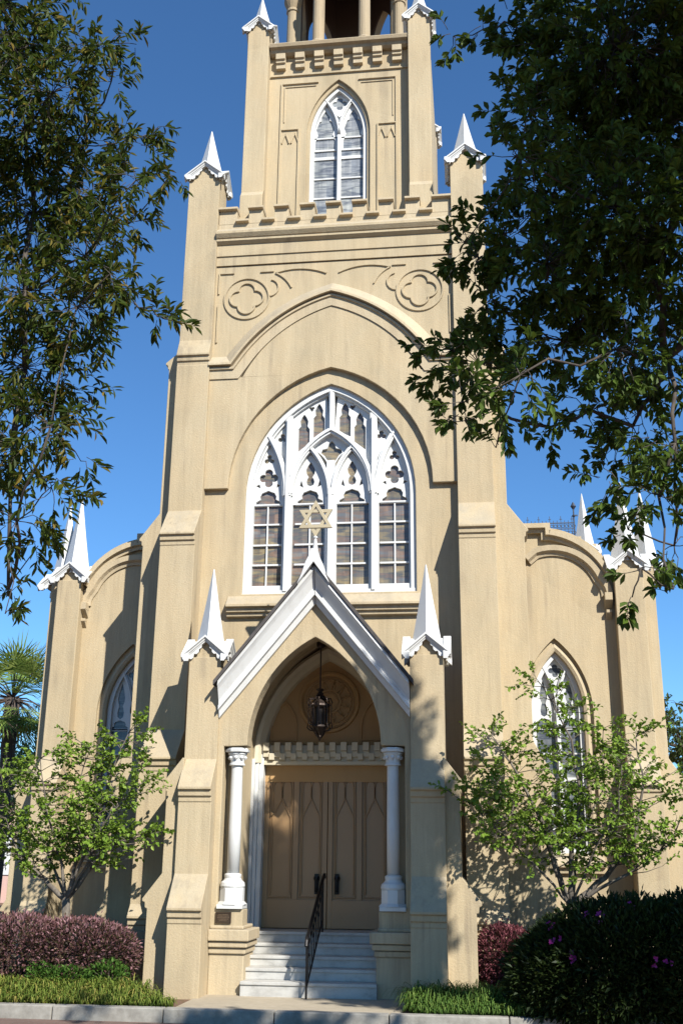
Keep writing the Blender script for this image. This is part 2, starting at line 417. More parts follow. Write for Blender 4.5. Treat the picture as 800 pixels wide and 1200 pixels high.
# battlement
m = MB(); m.box(-2.31, 2.31, -.03, .3, 13.88, 14.02)
cap = lambda z, f: [(.3, z), (f, z), (f-.085, z+.006), (f-.085, z+.05), (f+.03, z+.11), (.3, z+.11)]
for i in range(9):
    cx = (i-4)*.52; a, b = cx-.14, cx+.14
    if i == 0: a = -2.3
    if i == 8: b = 2.3
    m.box(a, b, -.035, .29, 14.0, 14.30); m.prism(cap(14.30, -.035), 'x', a-.012, b+.012)
    if i < 8: m.prism(cap(14.01, -.036), 'x', cx+.13, cx+.52-.13)
for i in range(9):
    cy = .75+i*.48
    for s in (-1, 1): m.box(s*2.62, s*2.88, cy-.14, cy+.14, 13.9, 14.4)
m.build('battlement', TRIM, B, bevel=.008)

# --- buttresses: profiles with sloped weatherings and drip mouldings
def weather(y_up, z_top, y_lip, z_lip, y_low):
    """points going down from the upper face over a weathering to the lower face"""
    return [(y_up, z_top), (y_lip, z_lip), (y_lip, z_lip-.035), (y_lip+.04, z_lip-.05), (y_lip+.045, z_lip-.13), (y_lip+.075, z_lip-.145), (y_lip+.078, z_lip-.21), (y_low, z_lip-.225)]
def front_buttress(m, x0, x1, top, stages, yback, ztop, base=GZ-.1):
    """stages: list of weather() args; top = y of the topmost face"""
    prof = [(yback, ztop), (top, ztop)]
    for st in stages: prof += weather(*st)
    prof += [(stages[-1][4] if stages else top, base), (yback, base)]
    m.prism(prof, 'x', x0, x1)
def side_buttress(m, sg, y0, y1, xin, top, stages, ztop, base=GZ-.1):
    prof = [(xin, ztop), (top, ztop)]
    for (u, zt, l, zl, lo) in stages:
        prof += [(u, zt), (l, zl), (l, zl-.04), (l-.04, zl-.055), (l-.045, zl-.13), (lo, zl-.145)]
    prof += [(stages[-1][4], base), (xin, base)]
    m.prism([(sg*a, b) for a, b in prof], 'y', y0, y1)

for s in (-1, 1):
    m = MB()
    X0, X1 = (2.31, 2.94) if s > 0 else (-2.94, -2.31)
    front_buttress(m, X0, X1, -.12, [(-.12, 11.42, -.26, 11.08, -.19), (-.19, 7.95, -.62, 7.42, -.53), (-.53, 3.98, -.98, 3.50, -.89), (-.89, 1.25, -1.02, 1.08, -.985)], .5, 15.05)
    m.build('front_buttress', STUCCO, B, bevel=.014)
    m = MB()
    side_buttress(m, s, .07, .75, 2.5, 2.88, [(2.9, 11.36, 3.24, 11.06, 3.17), (3.17, 8.0, 3.52, 7.52, 3.45), (3.45, 3.85, 3.80, 3.20, 3.70), (3.70, 1.25, 3.80, 1.08, 3.775)], 14.2)
    m.build('side_buttress', STUCCO, B, bevel=.014)

# --- pinnacles
def rake_pair(m, half, z_eave, z_apex, prof, tf):
    """gable moulding with vertical cut ends and a mitred apex; prof = closed (dz, y)"""
    n = len(prof); vs = []; k = (z_apex-z_eave)/half
    for x in (-half, 0, half):
        for dz, y in prof: vs.append(tf((x, y, z_apex-abs(x)*k-dz)))
    fs = [(q*n+a, q*n+(a+1) % n, (q+1)*n+(a+1) % n, (q+1)*n+a) for q in (0, 1) for a in range(n)]
    fs += [tuple(range(n)), tuple(range(3*n-1, 2*n-1, -1))]
    m.add(vs, fs)
def make_pinnacle(parent, hw, gable, spire_h, loc, spire_r, ch):
    """origin at the eave line on the pier axis; hw = half width of the cap"""
    m = MB(); e = hw; z1 = gable; co = MB()
    k = gable/.3
    tre = [(-e, -.06*k), (-e*.86, -.06*k), (-e*.80, -.02*k), (-e*.70, -.035*k), (-e*.60, -.01*k), (-e*.56, .055*k), (-e*.44, .05*k), (-e*.34, .08*k), (-e*.32, .13*k), (-e*.21, .15*k), (-e*.18, .2*k), (-e*.1, .235*k), (0, .245*k)]
    tre = tre+mirror(tre[:-1])
    top = [(e, .05), (0, z1+.03), (-e, .05)]
    for ax in 'xy':
        co.prism([(-ch, -.02), (ch, -.02), (ch, z1*.9*(1-ch/e)), (0, z1*.9), (-ch, z1*.9*(1-ch/e))], ax, -ch-.002, ch+.002)
        m.prism([(-e*.5, z1*.5-.02), (0, z1-.02), (e*.5, z1*.5-.02), (e*.5, z1*.5+.015), (0, z1+.02), (-e*.5, z1*.5+.015)], ax, -e*.97, e*.97)
        for sg in (-1, 1):
            def tf(p):
                p = (p[0], p[1]-e, p[2])
                if sg > 0: p = (-p[0], -p[1], p[2])
                return (-p[1], p[0], p[2]) if ax == 'x' else p
            mm = MB(); mm.plate([tre+top], 0, .03)
            b = len(m.v); m.v.extend([tf(v) for v in mm.v]); m.f.extend([tuple(b+i for i in f) for f in mm.f])
            h = e+.06
            rake_pair(m, h, .035-.0, z1+.055, [(0, .06), (0, -.06), (.035, -.062), (.05, -.035), (.075, -.03), (.085, -.012), (.105, -.01), (.105, .06)], tf)
    o = m.build('pinnacle', WHITE, parent, loc=loc, bevel=.004)
    sp = MB(); z0 = z1*.55
    sp.lathe([(spire_r, z0), (spire_r*.5, z0+(spire_h+z1*.07)*.5), (.012, z1*.62+spire_h)], 0, 0, 4, 0)
    sp.build('spire', WHITE, o, bevel=.005)
    co.build('core', STUCCO, o)
    return o
p = make_pinnacle(B, .35, .31, 1.16, (-2.61, .17, 15.05), .30, .285)
copy_part(p, B, (2.61, .17, 15.05))
p = make_pinnacle(B, .29, .28, .92, (-1.72, .50, 18.98), .26, .225)
for L in ((1.72, .50, 18.98), (1.72, 4.3, 18.98), (-1.72, 4.3, 18.98)): copy_part(p, B, L)

# --- upper tower
UW = dict(w=.60, z0=14.35, zs=16.45, za=17.66)
m = MB()
m.plate([rect(-1.55, 1.55, 13.85, 18.42), opening(.665, 14.3, 16.45, 17.76)[::-1]], .5, .56)
m.plate([rect(-1.54, 1.54, 13.86, 18.41), opening(.60, 14.35, 16.45, 17.66)[::-1]], .561, .85)
m.box(-1.95, -1.55, .86, 4.2, 13.85, 18.4); m.box(1.55, 1.95, .86, 4.2, 13.85, 18.4); m.box(-1.55, 1.55, 3.9, 4.2, 13.85, 18.4)
m.build('upper_tower_wall', STUCCO, B, bevel=.01)
for sx, yy in ((-1, .5), (1, .5), (-1, 4.3), (1, 4.3)):
    m = MB(); a, b = sorted((sx*1.49, sx*1.95)); m.box(a, b, yy-.25, yy+.22, 13.83, 18.985)
    if yy < 1:
        m.prism([(yy-.2, 15.0), (yy-.33, 14.8), (yy-.33, 13.83), (yy-.2, 13.83)], 'x', a, b)
    m.build('corner_pier', STUCCO, B, bevel=.012)
m = MB()
for s in (-1, 1):
    line_mould(m, [(s*.43, 17.72), (s*1.22, 17.72), (s*1.22, 14.4)], .05, .465, .51)
    line_mould(m, [(s*.48, 17.64), (s*1.15, 17.64), (s*1.15, 16.75)], .03, .48, .51)
    line_mould(m, [(s*1.2, 16.56), (s*.83, 16.56), (s*.83, 14.4)], .045, .465, .51)
    for c in (-.1, .1):
        line_mould(m, [(s*1.01+c-.075, 16.22)]+arc3((s*1.01+c-.075, 16.24), (s*1.01+c-.03, 16.38), (s*1.01+c, 16.45), 5), .035, .47, .51)
        line_mould(m, [(s*1.01+c+.075, 16.22)]+arc3((s*1.01+c+.075, 16.24), (s*1.01+c+.03, 16.38), (s*1.01+c, 16.45), 5), .035, .47, .51)
line_mould(m, [(-1.47, 17.93), (1.47, 17.93)], .05, .46, .51)
m.build('blind_tracery', STUCCO, B)
m = MB()
m.prism([(1.0, 18.40), (.42, 18.40), (.36, 18.44), (.34, 18.50), (.27, 18.53), (.25, 18.60), (.26, 18.62), (.5, 18.66), (1.0, 18.66)], 'x', -1.47, 1.47)
m.build('tower_cornice', BELFRY, B)
for i in range(7):
    cx = (i-3)*.415; m = MB()
    m.prism([(.52, 18.41), (.33, 18.41), (.33, 18.27), (.37, 18.25), (.37, 18.20), (.41, 18.18), (.41, 18.08), (.52, 18.08)], 'x', cx-.1, cx+.1)
    m.build('corbel', TRIM, B, bevel=.006)

# --- belfry
CX, CY, RB = 0, 2.05, 1.33
m = MB(); m.box(-1.5, 1.5, .9, 3.95, 18.4, 18.62)
m.lathe([(1.42, 18.6), (1.42, 18.72), (1.36, 18.76), (1.36, 18.80)], CX, CY, 8, PI/8)
ca, sa = RB*math.cos(PI/8), RB*math.sin(PI/8)
mi = MB()
for k in range(8):
    a = k*PI/4
    mm = MB()
    # a wall face with a tall pointed opening, in local x (along) and z
    mm.plate([rect(-sa, sa, 18.7, 22.6), opening(.40, 19.06, 20.75, 21.6, n=8)[::-1]] if k != 4 else [rect(-sa, sa, 18.7, 22.6)], -ca, -ca+.16)
    mm.box(-.40, .40, -ca-.03, -ca+.19, 18.78, 19.05)
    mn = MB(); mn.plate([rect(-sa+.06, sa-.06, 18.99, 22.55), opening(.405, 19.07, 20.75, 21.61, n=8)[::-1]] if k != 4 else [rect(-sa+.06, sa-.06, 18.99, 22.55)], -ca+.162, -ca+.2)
    for q, tgt in ((mm, m), (mn, mi)):
        b = len(tgt.v)
        for vx, vy, vz in q.v: tgt.v.append((CX+vx*math.cos(a)-vy*math.sin(a), CY+vx*math.sin(a)+vy*math.cos(a), vz))
        tgt.f.extend([tuple(b+i for i in f) for f in q.f])
bel = m.build('belfry', BELFRY, B)
mi.lathe([(1.0, 22.2), (1.0, 22.3)], CX, CY, 8, PI/8); mi.build('belfry_shade_lining', BELSHADE, bel)  # dark sheets added behind the faces to deepen the shade inside
for k in range(8):
    a = PI/8+k*PI/4; px, py = CX+1.33*math.cos(a), CY+1.33*math.sin(a); m = MB()
    m.lathe([(.2, 18.62), (.2, 18.98), (.15, 19.04), (.13, 19.06), (.125, 20.55), (.15, 20.57), (.15, 20.62), (.13, 20.65), (.2, 20.82), (.21, 20.9), (.13, 20.92), (.13, 22.6)], px, py, 14)
    m.build('colonnette', BELFRY, bel, smooth=False, bevel=.0)
m = MB(); m.lathe([(1.7, 22.6), (1.7, 22.8), (.02, 27.5)], CX, CY, 8, PI/8); m.build('spire_roof', ROOFM, bel)

# ------------------------------------------------------------------ windows
def ogee(cx, z, w, h):
    r = [(w, 0), (w*.97, .16*h), (w*.62, .34*h), (w*.66, .55*h), (w*.5, .82*h), (w*.18, .93*h)]
    return [(cx+a, z+b) for a, b in r]+[(cx, z+h)]+[(cx-a, z+b) for a, b in reversed(r)]
def light_head(cx, z0, w, z1):
    """trefoil headed light: hole polygon"""
    h = z1-z0; c = w*.5
    r = [(w, 0), (w, h-2.1*w), (w*.93, h-1.75*w), (w*.62, h-1.5*w), (w*.72, h-1.1*w), (w*.55, h-.55*w), (w*.2, h-.35*w)]
    return [(cx+a, z0+b) for a, b in r]+[(cx, z1)]+[(cx-a, z0+b) for a, b in reversed(r)]

def big_window():
    m = MB(); yf, yb = .10, .30
    # outer frame follows the opening
    W, z0, zs, za = BW['w'], BW['z0'], BW['zs'], BW['za']
    op = [(-W, z0)]+arch(W, zs, za, n=18)+[(W, z0)]
    m.sweep(op, bar(-.10, .03, .07, .33)); m.sweep(op, bar(-.135, -.09, .13, .31))
    m.box(-W-.02, W+.02, .05, .34, z0-.02, z0+.07); m.box(-W+.1, W-.1, .12, .31, z0+.065, z0+.175)
    # main mullions, moulded
    for x, zt in ((-.79, 9.86), (.79, 9.86)):
        m.box(x-.065, x+.065, .08, .32, z0+.05, zt); m.box(x-.032, x+.032, .03, .09, z0+.05, zt-.08)
        m.box(x-.09, x+.09, .14, .3, z0+.06, 8.5)
    m.box(-.075, .075, .10, .32, z0+.05, 8.95); m.box(-.035, .035, .05, .11, z0+.05, 8.4); m.box(-.11, .11, .15, .3, z0+.06, 8.4)
    m.box(-.055, .055, .085, .31, 9.5, 10.36); m.box(-.025, .025, .045, .09, 9.52, 10.33)
    A = lambda x0, z0_, xa, za_: half_arch(x0, z0_, xa, za_, 12)
    # arches over the middle pair and over each light
    comb = A(-.76, 8.32, 0, 9.55); comb = comb+mirror(comb[:-1])
    m.sweep(comb, bar(-.06, .05, .075, .3)); m.sweep(comb, bar(-.02, .025, .04, .08))
    for s in (-1, 1):
        L = A(s*.745, 8.28, s*.385, 9.2); Rr = A(s*.03, 8.28, s*.385, 9.2)
        for pth in (L, Rr):
            m.sweep(pth, bar(-.045, .045, .095, .3)); m.sweep(pth, bar(-.018, .018, .06, .1))
        L1 = A(s*.83, 8.28, s*1.17, 9.46)
        m.sweep(L1, bar(-.055, .055, .085, .3)); m.sweep(L1, bar(-.022, .022, .05, .09))
        # plates: heads of the inner lights
        hd = A(s*.70, 8.30, s*.385, 9.12); h2 = A(s*.07, 8.30, s*.385, 9.12)
        outl = [(s*.70, 8.13)]+hd+h2[::-1][1:]+[(s*.07, 8.13)]
        cx = s*.385
        key = [(cx-.075, 8.565), (cx-.055, 8.51), (cx, 8.485), (cx+.055, 8.51), (cx+.075, 8.565), (cx+.06, 8.62), (cx+.035, 8.66), (cx+.075, 8.73), (cx+.085, 8.80), (cx+.05, 8.88), (cx, 8.96), (cx-.05, 8.88), (cx-.085, 8.80), (cx-.075, 8.73), (cx-.035, 8.66), (cx-.06, 8.62)]
        m.plate([outl, ogee(cx, 8.16, .235, .25), key, [(cx-.2, 8.50), (cx-.13, 8.46), (cx-.17, 8.60)], [(cx+.2, 8.50), (cx+.17, 8.60), (cx+.13, 8.46)]], .19, .265)
        # heads of the outer lights
        fr = [(x, z) for x, z in arch(W-.09, zs, za-.16, n=18) if x < -1.17 and z > 8.13]
        fr = [(-(W-.09), 8.13)]+fr+[(-1.17, 9.42)]
        rt_ = half_arch(-.85, 8.28, -1.17, 9.44, 12)[::-1]
        ol = fr+rt_[1:]+[(-.85, 8.13)]
        cx = -1.165
        holes = [ogee(cx, 8.16, .23, .26), foil(cx, 8.665, .10, .075, 4, 0, 40), foil(cx, 9.03, .055, .045, 3, PI/2, 30), [(cx-.24, 8.52), (cx-.15, 8.47), (cx-.17, 8.55)], [(cx+.22, 8.52), (cx+.16, 8.55), (cx+.15, 8.47)]]
        loops = [ol]+holes
        if s > 0: loops = [mirror(l) for l in loops]
        m.plate(loops, .191, .266)
        # small spandrel beside the mullion
        sp = half_arch(-.83, 8.6, -1.15, 9.44, 10)
        fr2 = [(x, z) for x, z in arch(W-.09, zs, za-.12, n=18) if -1.15 < x < -.80]
        ol = [(-.80, 8.8)]+[q for q in sp if q[1] > 8.85]+fr2+[(-.80, 9.86)]
        loops = [ol, foil(-.925, 9.45, .05, .045, 3, -PI/6, 24)]
        if s > 0: loops = [mirror(l) for l in loops]
        m.plate(loops, .192, .267)
        # upper pair of lights
        cb = [q for q in half_arch(-.76, 8.32, 0, 9.55, 16) if q[0] < -.05 and q[1] > 8.7]
        fr3 = [(x, z) for x, z in arch(W-.08, zs, za-.1, n=24) if -.76 < x < -.05]
        ol = [(-.76, cb[0][1])]+cb[1:]+[(-.05, 9.52)]+fr3[::-1]+[(-.76, 9.9)]
        def lh(cx, w, zl, zr, zt):
            r = [(w, zr), (w, zt-.30), (w*.6, zt-.24), (w*.72, zt-.14), (w*.4, zt-.06), (0, zt)]
            l = [(-w*.4, zt-.06), (-w*.72, zt-.14), (-w*.6, zt-.24), (-w, zt-.30), (-w, zl)]
            return [(cx+a, b) for a, b in r+l]
        loops = [ol, lh(-.525, .105, 9.17, 9.34, 9.92), lh(-.245, .105, 9.44, 9.55, 10.13), foil(-.385, 10.03, .03, .026, 3, -PI/2, 18)]
        if s > 0: loops = [mirror(l) for l in loops]
        m.plate(loops, .193, .268)
    # star lobed diamond between the inner arches
    ol = [(0, 8.75)]+half_arch(.03, 8.7, .385, 9.22, 8)[1:]+[q for q in half_arch(.76, 8.32, 0, 9.50, 24) if q[0] < .36 and q[1] > 9.22]
    ol = ol+[(-x, z) for x, z in reversed(ol[1:-1])]
    m.plate([ol, [(0, 8.86), (.09, 9.0), (.13, 9.07), (.2, 9.13), (.17, 9.2), (.08, 9.22), (.05, 9.32), (0, 9.37), (-.05, 9.32), (-.08, 9.22), (-.17, 9.2), (-.2, 9.13), (-.13, 9.07), (-.09, 9.0)]], .194, .269)
    # glazing bars
    for cx in (-1.165, -.385, .385, 1.165):
        m.box(cx-.013, cx+.013, .205, .262, z0+.16, 8.14)
        for z in (8.135, 7.765, 7.375, 7.0): m.box(cx-.27, cx+.27, .2, .26, z-.016, z+.016)
    f = m.build('window', WHITE, B, bevel=.006)
    gp = MB(); gp.plate([opening(W-.02, z0, zs, za-.03)], .245, .258); gp.build('pane', GL_BIG, f)
    sm = MB()
    sm.prism([(.35, 6.44), (-.02, 6.38), (-.2, 6.20), (-.2, 6.155), (-.14, 6.14), (-.13, 6.07), (-.09, 6.06), (-.08, 6.0), (.02, 5.98), (.35, 5.98)], 'x', -1.79, 1.79)
    sm.build('sill', TRIM, f, bevel=.006)
big_window()

def two_light(cx, W, z0, zs, za, y, rows, glass, extra_y, blend=1.0):
    """two lights, Y tracery with cusps"""
    m = MB()
    op = [(cx-W, z0)]+arch(W, zs, za, cx, 14)+[(cx+W, z0)]
    fw_ = .075
    m.sweep(op, bar(-fw_, .02, y, y+.2)); m.box(cx-W, cx+W, y+.01, y+.21, z0-.01, z0+.09)
    m.box(cx-.045, cx+.045, y+.02, y+.2, z0+.05, zs+.02); m.box(cx-.02, cx+.02, y-.02, y+.03, z0+.05, zs)
    hw = W/2; zf = zs+(za-zs)*.62
    for s in (-1, 1):
        p1 = half_arch(cx, zs, cx+s*W*.55, zf+.2, 10)
        m.sweep(p1, bar(-.035, .035, y+.025, y+.19)); m.sweep(p1, bar(-.014, .014, y-.01, y+.03))
        # cusped plate in each head
        inn = half_arch(s*.03, zs, s*W*.52, zf+.15, 10); out = half_arch(s*(W-.05), zs, 0, za-.08, 16)
        out = [q for q in out if abs(q[0]) > W*.5]
        ol = [(cx+a, b) for a, b in [(s*.03, zs-.32)]+inn+out[::-1]+[(s*(W-.05), zs-.32)]]
        c = cx+s*W*.5; ww = W*.36; zb = zs-.28; zt = zf-.06
        h = zt-zb
        r = [(ww, 0), (ww, .2*h), (ww*.72, .38*h), (ww*.92, .52*h), (ww*.62, .72*h), (ww*.42, .74*h), (ww*.4, .85*h)]
        hole = [(c+a, zb+b) for a, b in r]+[(c, zt)]+[(c-a, zb+b) for a, b in reversed(r)]
        if blend < 1:
            kz = zb+ww*1.15; kh = zt-.02-kz
            key = [(0, 0), (.5, .05), (.62, .17), (.45, .30), (.32, .36), (.6, .48), (.66, .60), (.42, .78), (0, 1)]
            key = [(c+a*ww*.62, kz+b*kh) for a, b in key]+[(c-a*ww*.62, kz+b*kh) for a, b in reversed(key[1:-1])]
            m.plate([ol, ogee(c, zb, ww*1.08, ww*1.0), key], y+.09, y+.13)
        else: m.plate([ol, hole], y+.09, y+.13)
    # top foil
    tp = half_arch(-W*.55, zf+.16, 0, za-.06, 8)
    q0 = [(cx, zs+(za-zs)*.42)]+[(cx-W*.55, zf+.15)]+[(cx+a, b) for a, b in tp]+[(cx-a, b) for a, b in reversed(tp[:-1])]
    m.plate([q0, foil(cx, zs+(za-zs)*.70, W*.15, W*.115, 4, 0, 32)], y+.091, y+.131)
    for z in rows:
        th = .035 if z == rows[0] else .016
        m.box(cx-W+.05, cx+W-.05, y+.09, y+.15, z-th, z+th)
    f = m.build('window', WHITE, B, bevel=.005)
    gp = MB(); gp.plate([opening(W-.01, z0, zs, za-.02, cx)], y+.115, y+.125); gp.build('pane', glass, f)
    return f
two_light(0, .595, 14.36, 16.45, 17.66, .62, (15.95, 16.45, 15.45, 14.98, 14.6), GL_PALE, 0)

# ------------------------------------------------------------------ aisles
YA = 1.55
for s in (-1, 1):
    xi, xo = (5.10, 5.62) if s > 0 else (5.02, 5.50)       # pier edges
    cw = 3.98
    top = [(2.85, 8.05), (3.98, 8.05), (3.98, 7.98)]+arc3((3.98, 7.98), (4.6, 7.74), (5.06, 7.25), 12)[1:]+[(xi+.1, 7.2)]
    ol = [(2.85, GZ-.1), (xi+.1, GZ-.1)]+top[::-1]
    m = MB()
    for hole, ya, yb in ((opening(.63, 1.92, 4.5, 5.86, cw), YA, YA+.075), (opening(.46, 2.08, 4.55, 5.62, cw), YA+.076, YA+.4)):
        lo = [[(s*x, z) for x, z in l] for l in (ol, hole)]
        if s < 0: lo = [l[::-1] for l in lo]
        m.plate(lo, ya, yb)
    m.build('aisle_wall', STUCCO, B, bevel=.012)
    # parapet mouldings
    m = MB()
    pt = [(3.5, 7.98), (3.95, 7.98), (3.95, 7.84)]+arc3((3.98, 7.84), (4.55, 7.60), (5.02, 7.02), 12)
    m2 = [(3.52, 7.38), (3.66, 7.50)]+arc3((3.7, 7.53), (4.35, 7.52), (4.90, 6.98), 12)+arc3((4.93, 6.93), (5.02, 6.78), (5.04, 6.62), 4)[1:]
    P1 = [(-.12, YA+.05), (-.12, YA-.09), (-.06, YA-.10), (-.04, YA-.17), (.05, YA-.17), (.06, YA+.05)]
    P2 = [(-.16, YA+.05), (-.16, YA-.035), (-.11, YA-.05), (-.07, YA-.11), (.03, YA-.12), (.05, YA+.05)]
    for path, P in ((pt, P1), (m2, P2)):
        pp = [(s*x, z) for x, z in path]
        m.sweep(pp, P if s > 0 else [(-a, b) for a, b in P])
    m.build('parapet_moulding', TRIM, B)
    m = MB(); cxx = s*4.99
    m.box(cxx-.07, cxx+.07, YA-.2, YA+.02, 6.52, 6.66); m.prism([(YA-.2, 6.52), (YA+.02, 6.52), (YA+.02, 6.36)], 'x', cxx-.07, cxx+.07)
    m.prism([(YA-.12, 6.30), (YA+.02, 6.30), (YA+.02, 6.16)], 'x', cxx-.05, cxx+.05); m.box(cxx-.05, cxx+.05, YA-.12, YA+.02, 6.30, 6.355)
    m.build('corbel', TRIM, B, bevel=.006)
    m = MB()
    m.sweep([(s*cw-.52, 2.1)]+arch(.52, 4.55, 5.70, s*cw)+[(s*cw+.52, 2.1)], [(-.05, YA+.14), (-.05, YA+.06), (0, YA+.035), (.05, YA+.06), (.05, YA+.14)])
    m.build('window_architrave', TRIM, B)
    two_light(s*cw, .46, 2.08, 4.55, 5.62, YA+.15, (3.35, 4.26, 3.8, 2.9, 2.5), GL_AISLE, 0, .5)
    m = MB(); m.prism([(YA+.3, 2.12), (YA+.05, 2.07), (YA-.14, 1.92), (YA-.14, 1.86), (YA-.08, 1.84), (YA-.07, 1.76), (YA+.05, 1.75), (YA+.3, 1.75)], 'x', s*cw-.66, s*cw+.66); m.build('sill', TRIM, B, bevel=.006)
    # corner piers
    m = MB(); a, b = sorted((s*xi, s*xo))
    front_buttress(m, a, b, YA-.27, [(YA-.27, 3.70, YA-.66, 3.22, YA-.58), (YA-.58, 1.2, YA-.68, 1.04, YA-.65)], YA+.3, 7.085)
    m.build('front_buttress', STUCCO, B, bevel=.014)
    m = MB(); side_buttress(m, s, YA+.03, YA+.7, xi+.1, xo+.24, [(xo+.24, 3.70, xo+.62, 3.12, xo+.54), (xo+.54, 1.2, xo+.64, 1.04, xo+.61)], 7.2)
    m.build('side_buttress', STUCCO, B, bevel=.014)
    xc = s*(xi+xo)/2
    if s < 0: pa = make_pinnacle(B, .335, .30, 1.60, (xc, YA+.02, 7.08), .29, .235)
    else: copy_part(pa, B, (xc, YA+.02, 7.08))
    copy_part(pa, B, (s*(xo+.16), YA+.46, 7.05))
    # aisle body
    m = MB(); a, b = sorted((s*5.1, s*5.4)); m.box(a, b, YA+.7, 14, GZ-.1, 6.8); a, b = sorted((s*3.0, s*5.1)); m.box(a, b, 13.7, 14, GZ-.1, 6.8); m.build('aisle_side_wall', STUCCO, B)
    m = MB(); m.prism([(s*2.9, 7.6), (s*5.45, 6.9), (s*5.45, 6.8), (s*2.9, 6.8)], 'y', YA+.41, 14); m.build('roof', ROOFM, B)
m = MB(); m.box(-3.0, 3.0, 4.61, 14, GZ-.1, 9.3); m.build('nave_wall', STUCCO, B)
m = MB(); m.prism([(-3.1, 9.3), (3.1, 9.3), (0, 11.3)], 'y', 4.62, 14.1); m.build('roof', ROOFM, B)
# transept behind, with iron cresting
for a, b in ((3.02, 5.35), (-5.35, -3.02)):
    m = MB(); m.box(a, b, 9.0, 13.6, 6.9, 10.0); m.build('transept_wall', STUCCO, B)
m = MB(); m.box(5.25, 5.8, 9.7, 10.25, GZ-.1, 10.0); m.build('corner_pier', STUCCO, B, bevel=.014)
copy_part(pa, B, (5.53, 10.0, 9.72))
m = MB(); zc = 10.02; yc = 9.06
m.box(3.1, 5.2, yc-.012, yc+.012, zc, zc+.03); m.box(3.1, 5.2, yc-.012, yc+.012, zc+.20, zc+.22); m.box(3.1, 5.2, yc-.012, yc+.012, zc+.36, zc+.385)
for i in range(22):
    cx = 3.15+i*.095
    m.box(cx-.008, cx+.008, yc-.008, yc+.008, zc, zc+(.56 if i % 3 == 0 else .44))
    ring_mould(m, circle(cx+.047, zc+.11, .045, 10), .016, yc-.01, yc+.01); ring_mould(m, circle(cx+.047, zc+.29, .038, 10), .014, yc-.01, yc+.01)
    if i % 3 == 0: m.box(cx-.035, cx+.035, yc-.007, yc+.007, zc+.47, zc+.485)
m.tube([(5.2, yc, zc), (5.2, yc, zc+.8)], .02, 8); m.lathe([(.01, zc+.5), (.05, zc+.56), (.02, zc+.6)], 5.2, yc, 8); m.lathe([(.01, zc+.72), (.075, zc+.82), (.01, zc+.94)], 5.2, yc, 8); m.box(5.18, 5.30, yc-.01, yc+.01, zc+.55, zc+.59)
m.build('roof_cresting', CREST, B)

# ------------------------------------------------------------------ porch
m = MB()
house = [(-1.515, GZ-.1), (1.515, GZ-.1), (1.515, 4.16), (0, 5.98), (-1.515, 4.16)]
a_in = opening(1.27, GZ-.1, 3.55, 5.56)
body = [(-1.515, GZ-.1)]+[a_in[0]]+a_in[1:-1]+[a_in[-1], (1.515, GZ-.1), (1.515, 4.10), (0, 5.9), (-1.515, 4.10)]
m.plate([body], -1.12, -.004)
fa = arch(1.05, 3.63, 5.34, n=16)
front = [(-1.52, GZ-.1), (-1.02, GZ-.1), (-1.02, 1.22), (-1.42, 1.22), (-1.42, 3.62)]+fa+[(1.42, 3.62), (1.42, 1.22), (1.02, 1.22), (1.02, GZ-.1), (1.52, GZ-.1), (1.52, 4.17), (0, 6.0), (-1.52, 4.17)]
m.plate([front], -1.44, -1.10)
m.build('porch_wall', STUCCO, B, bevel=.012)
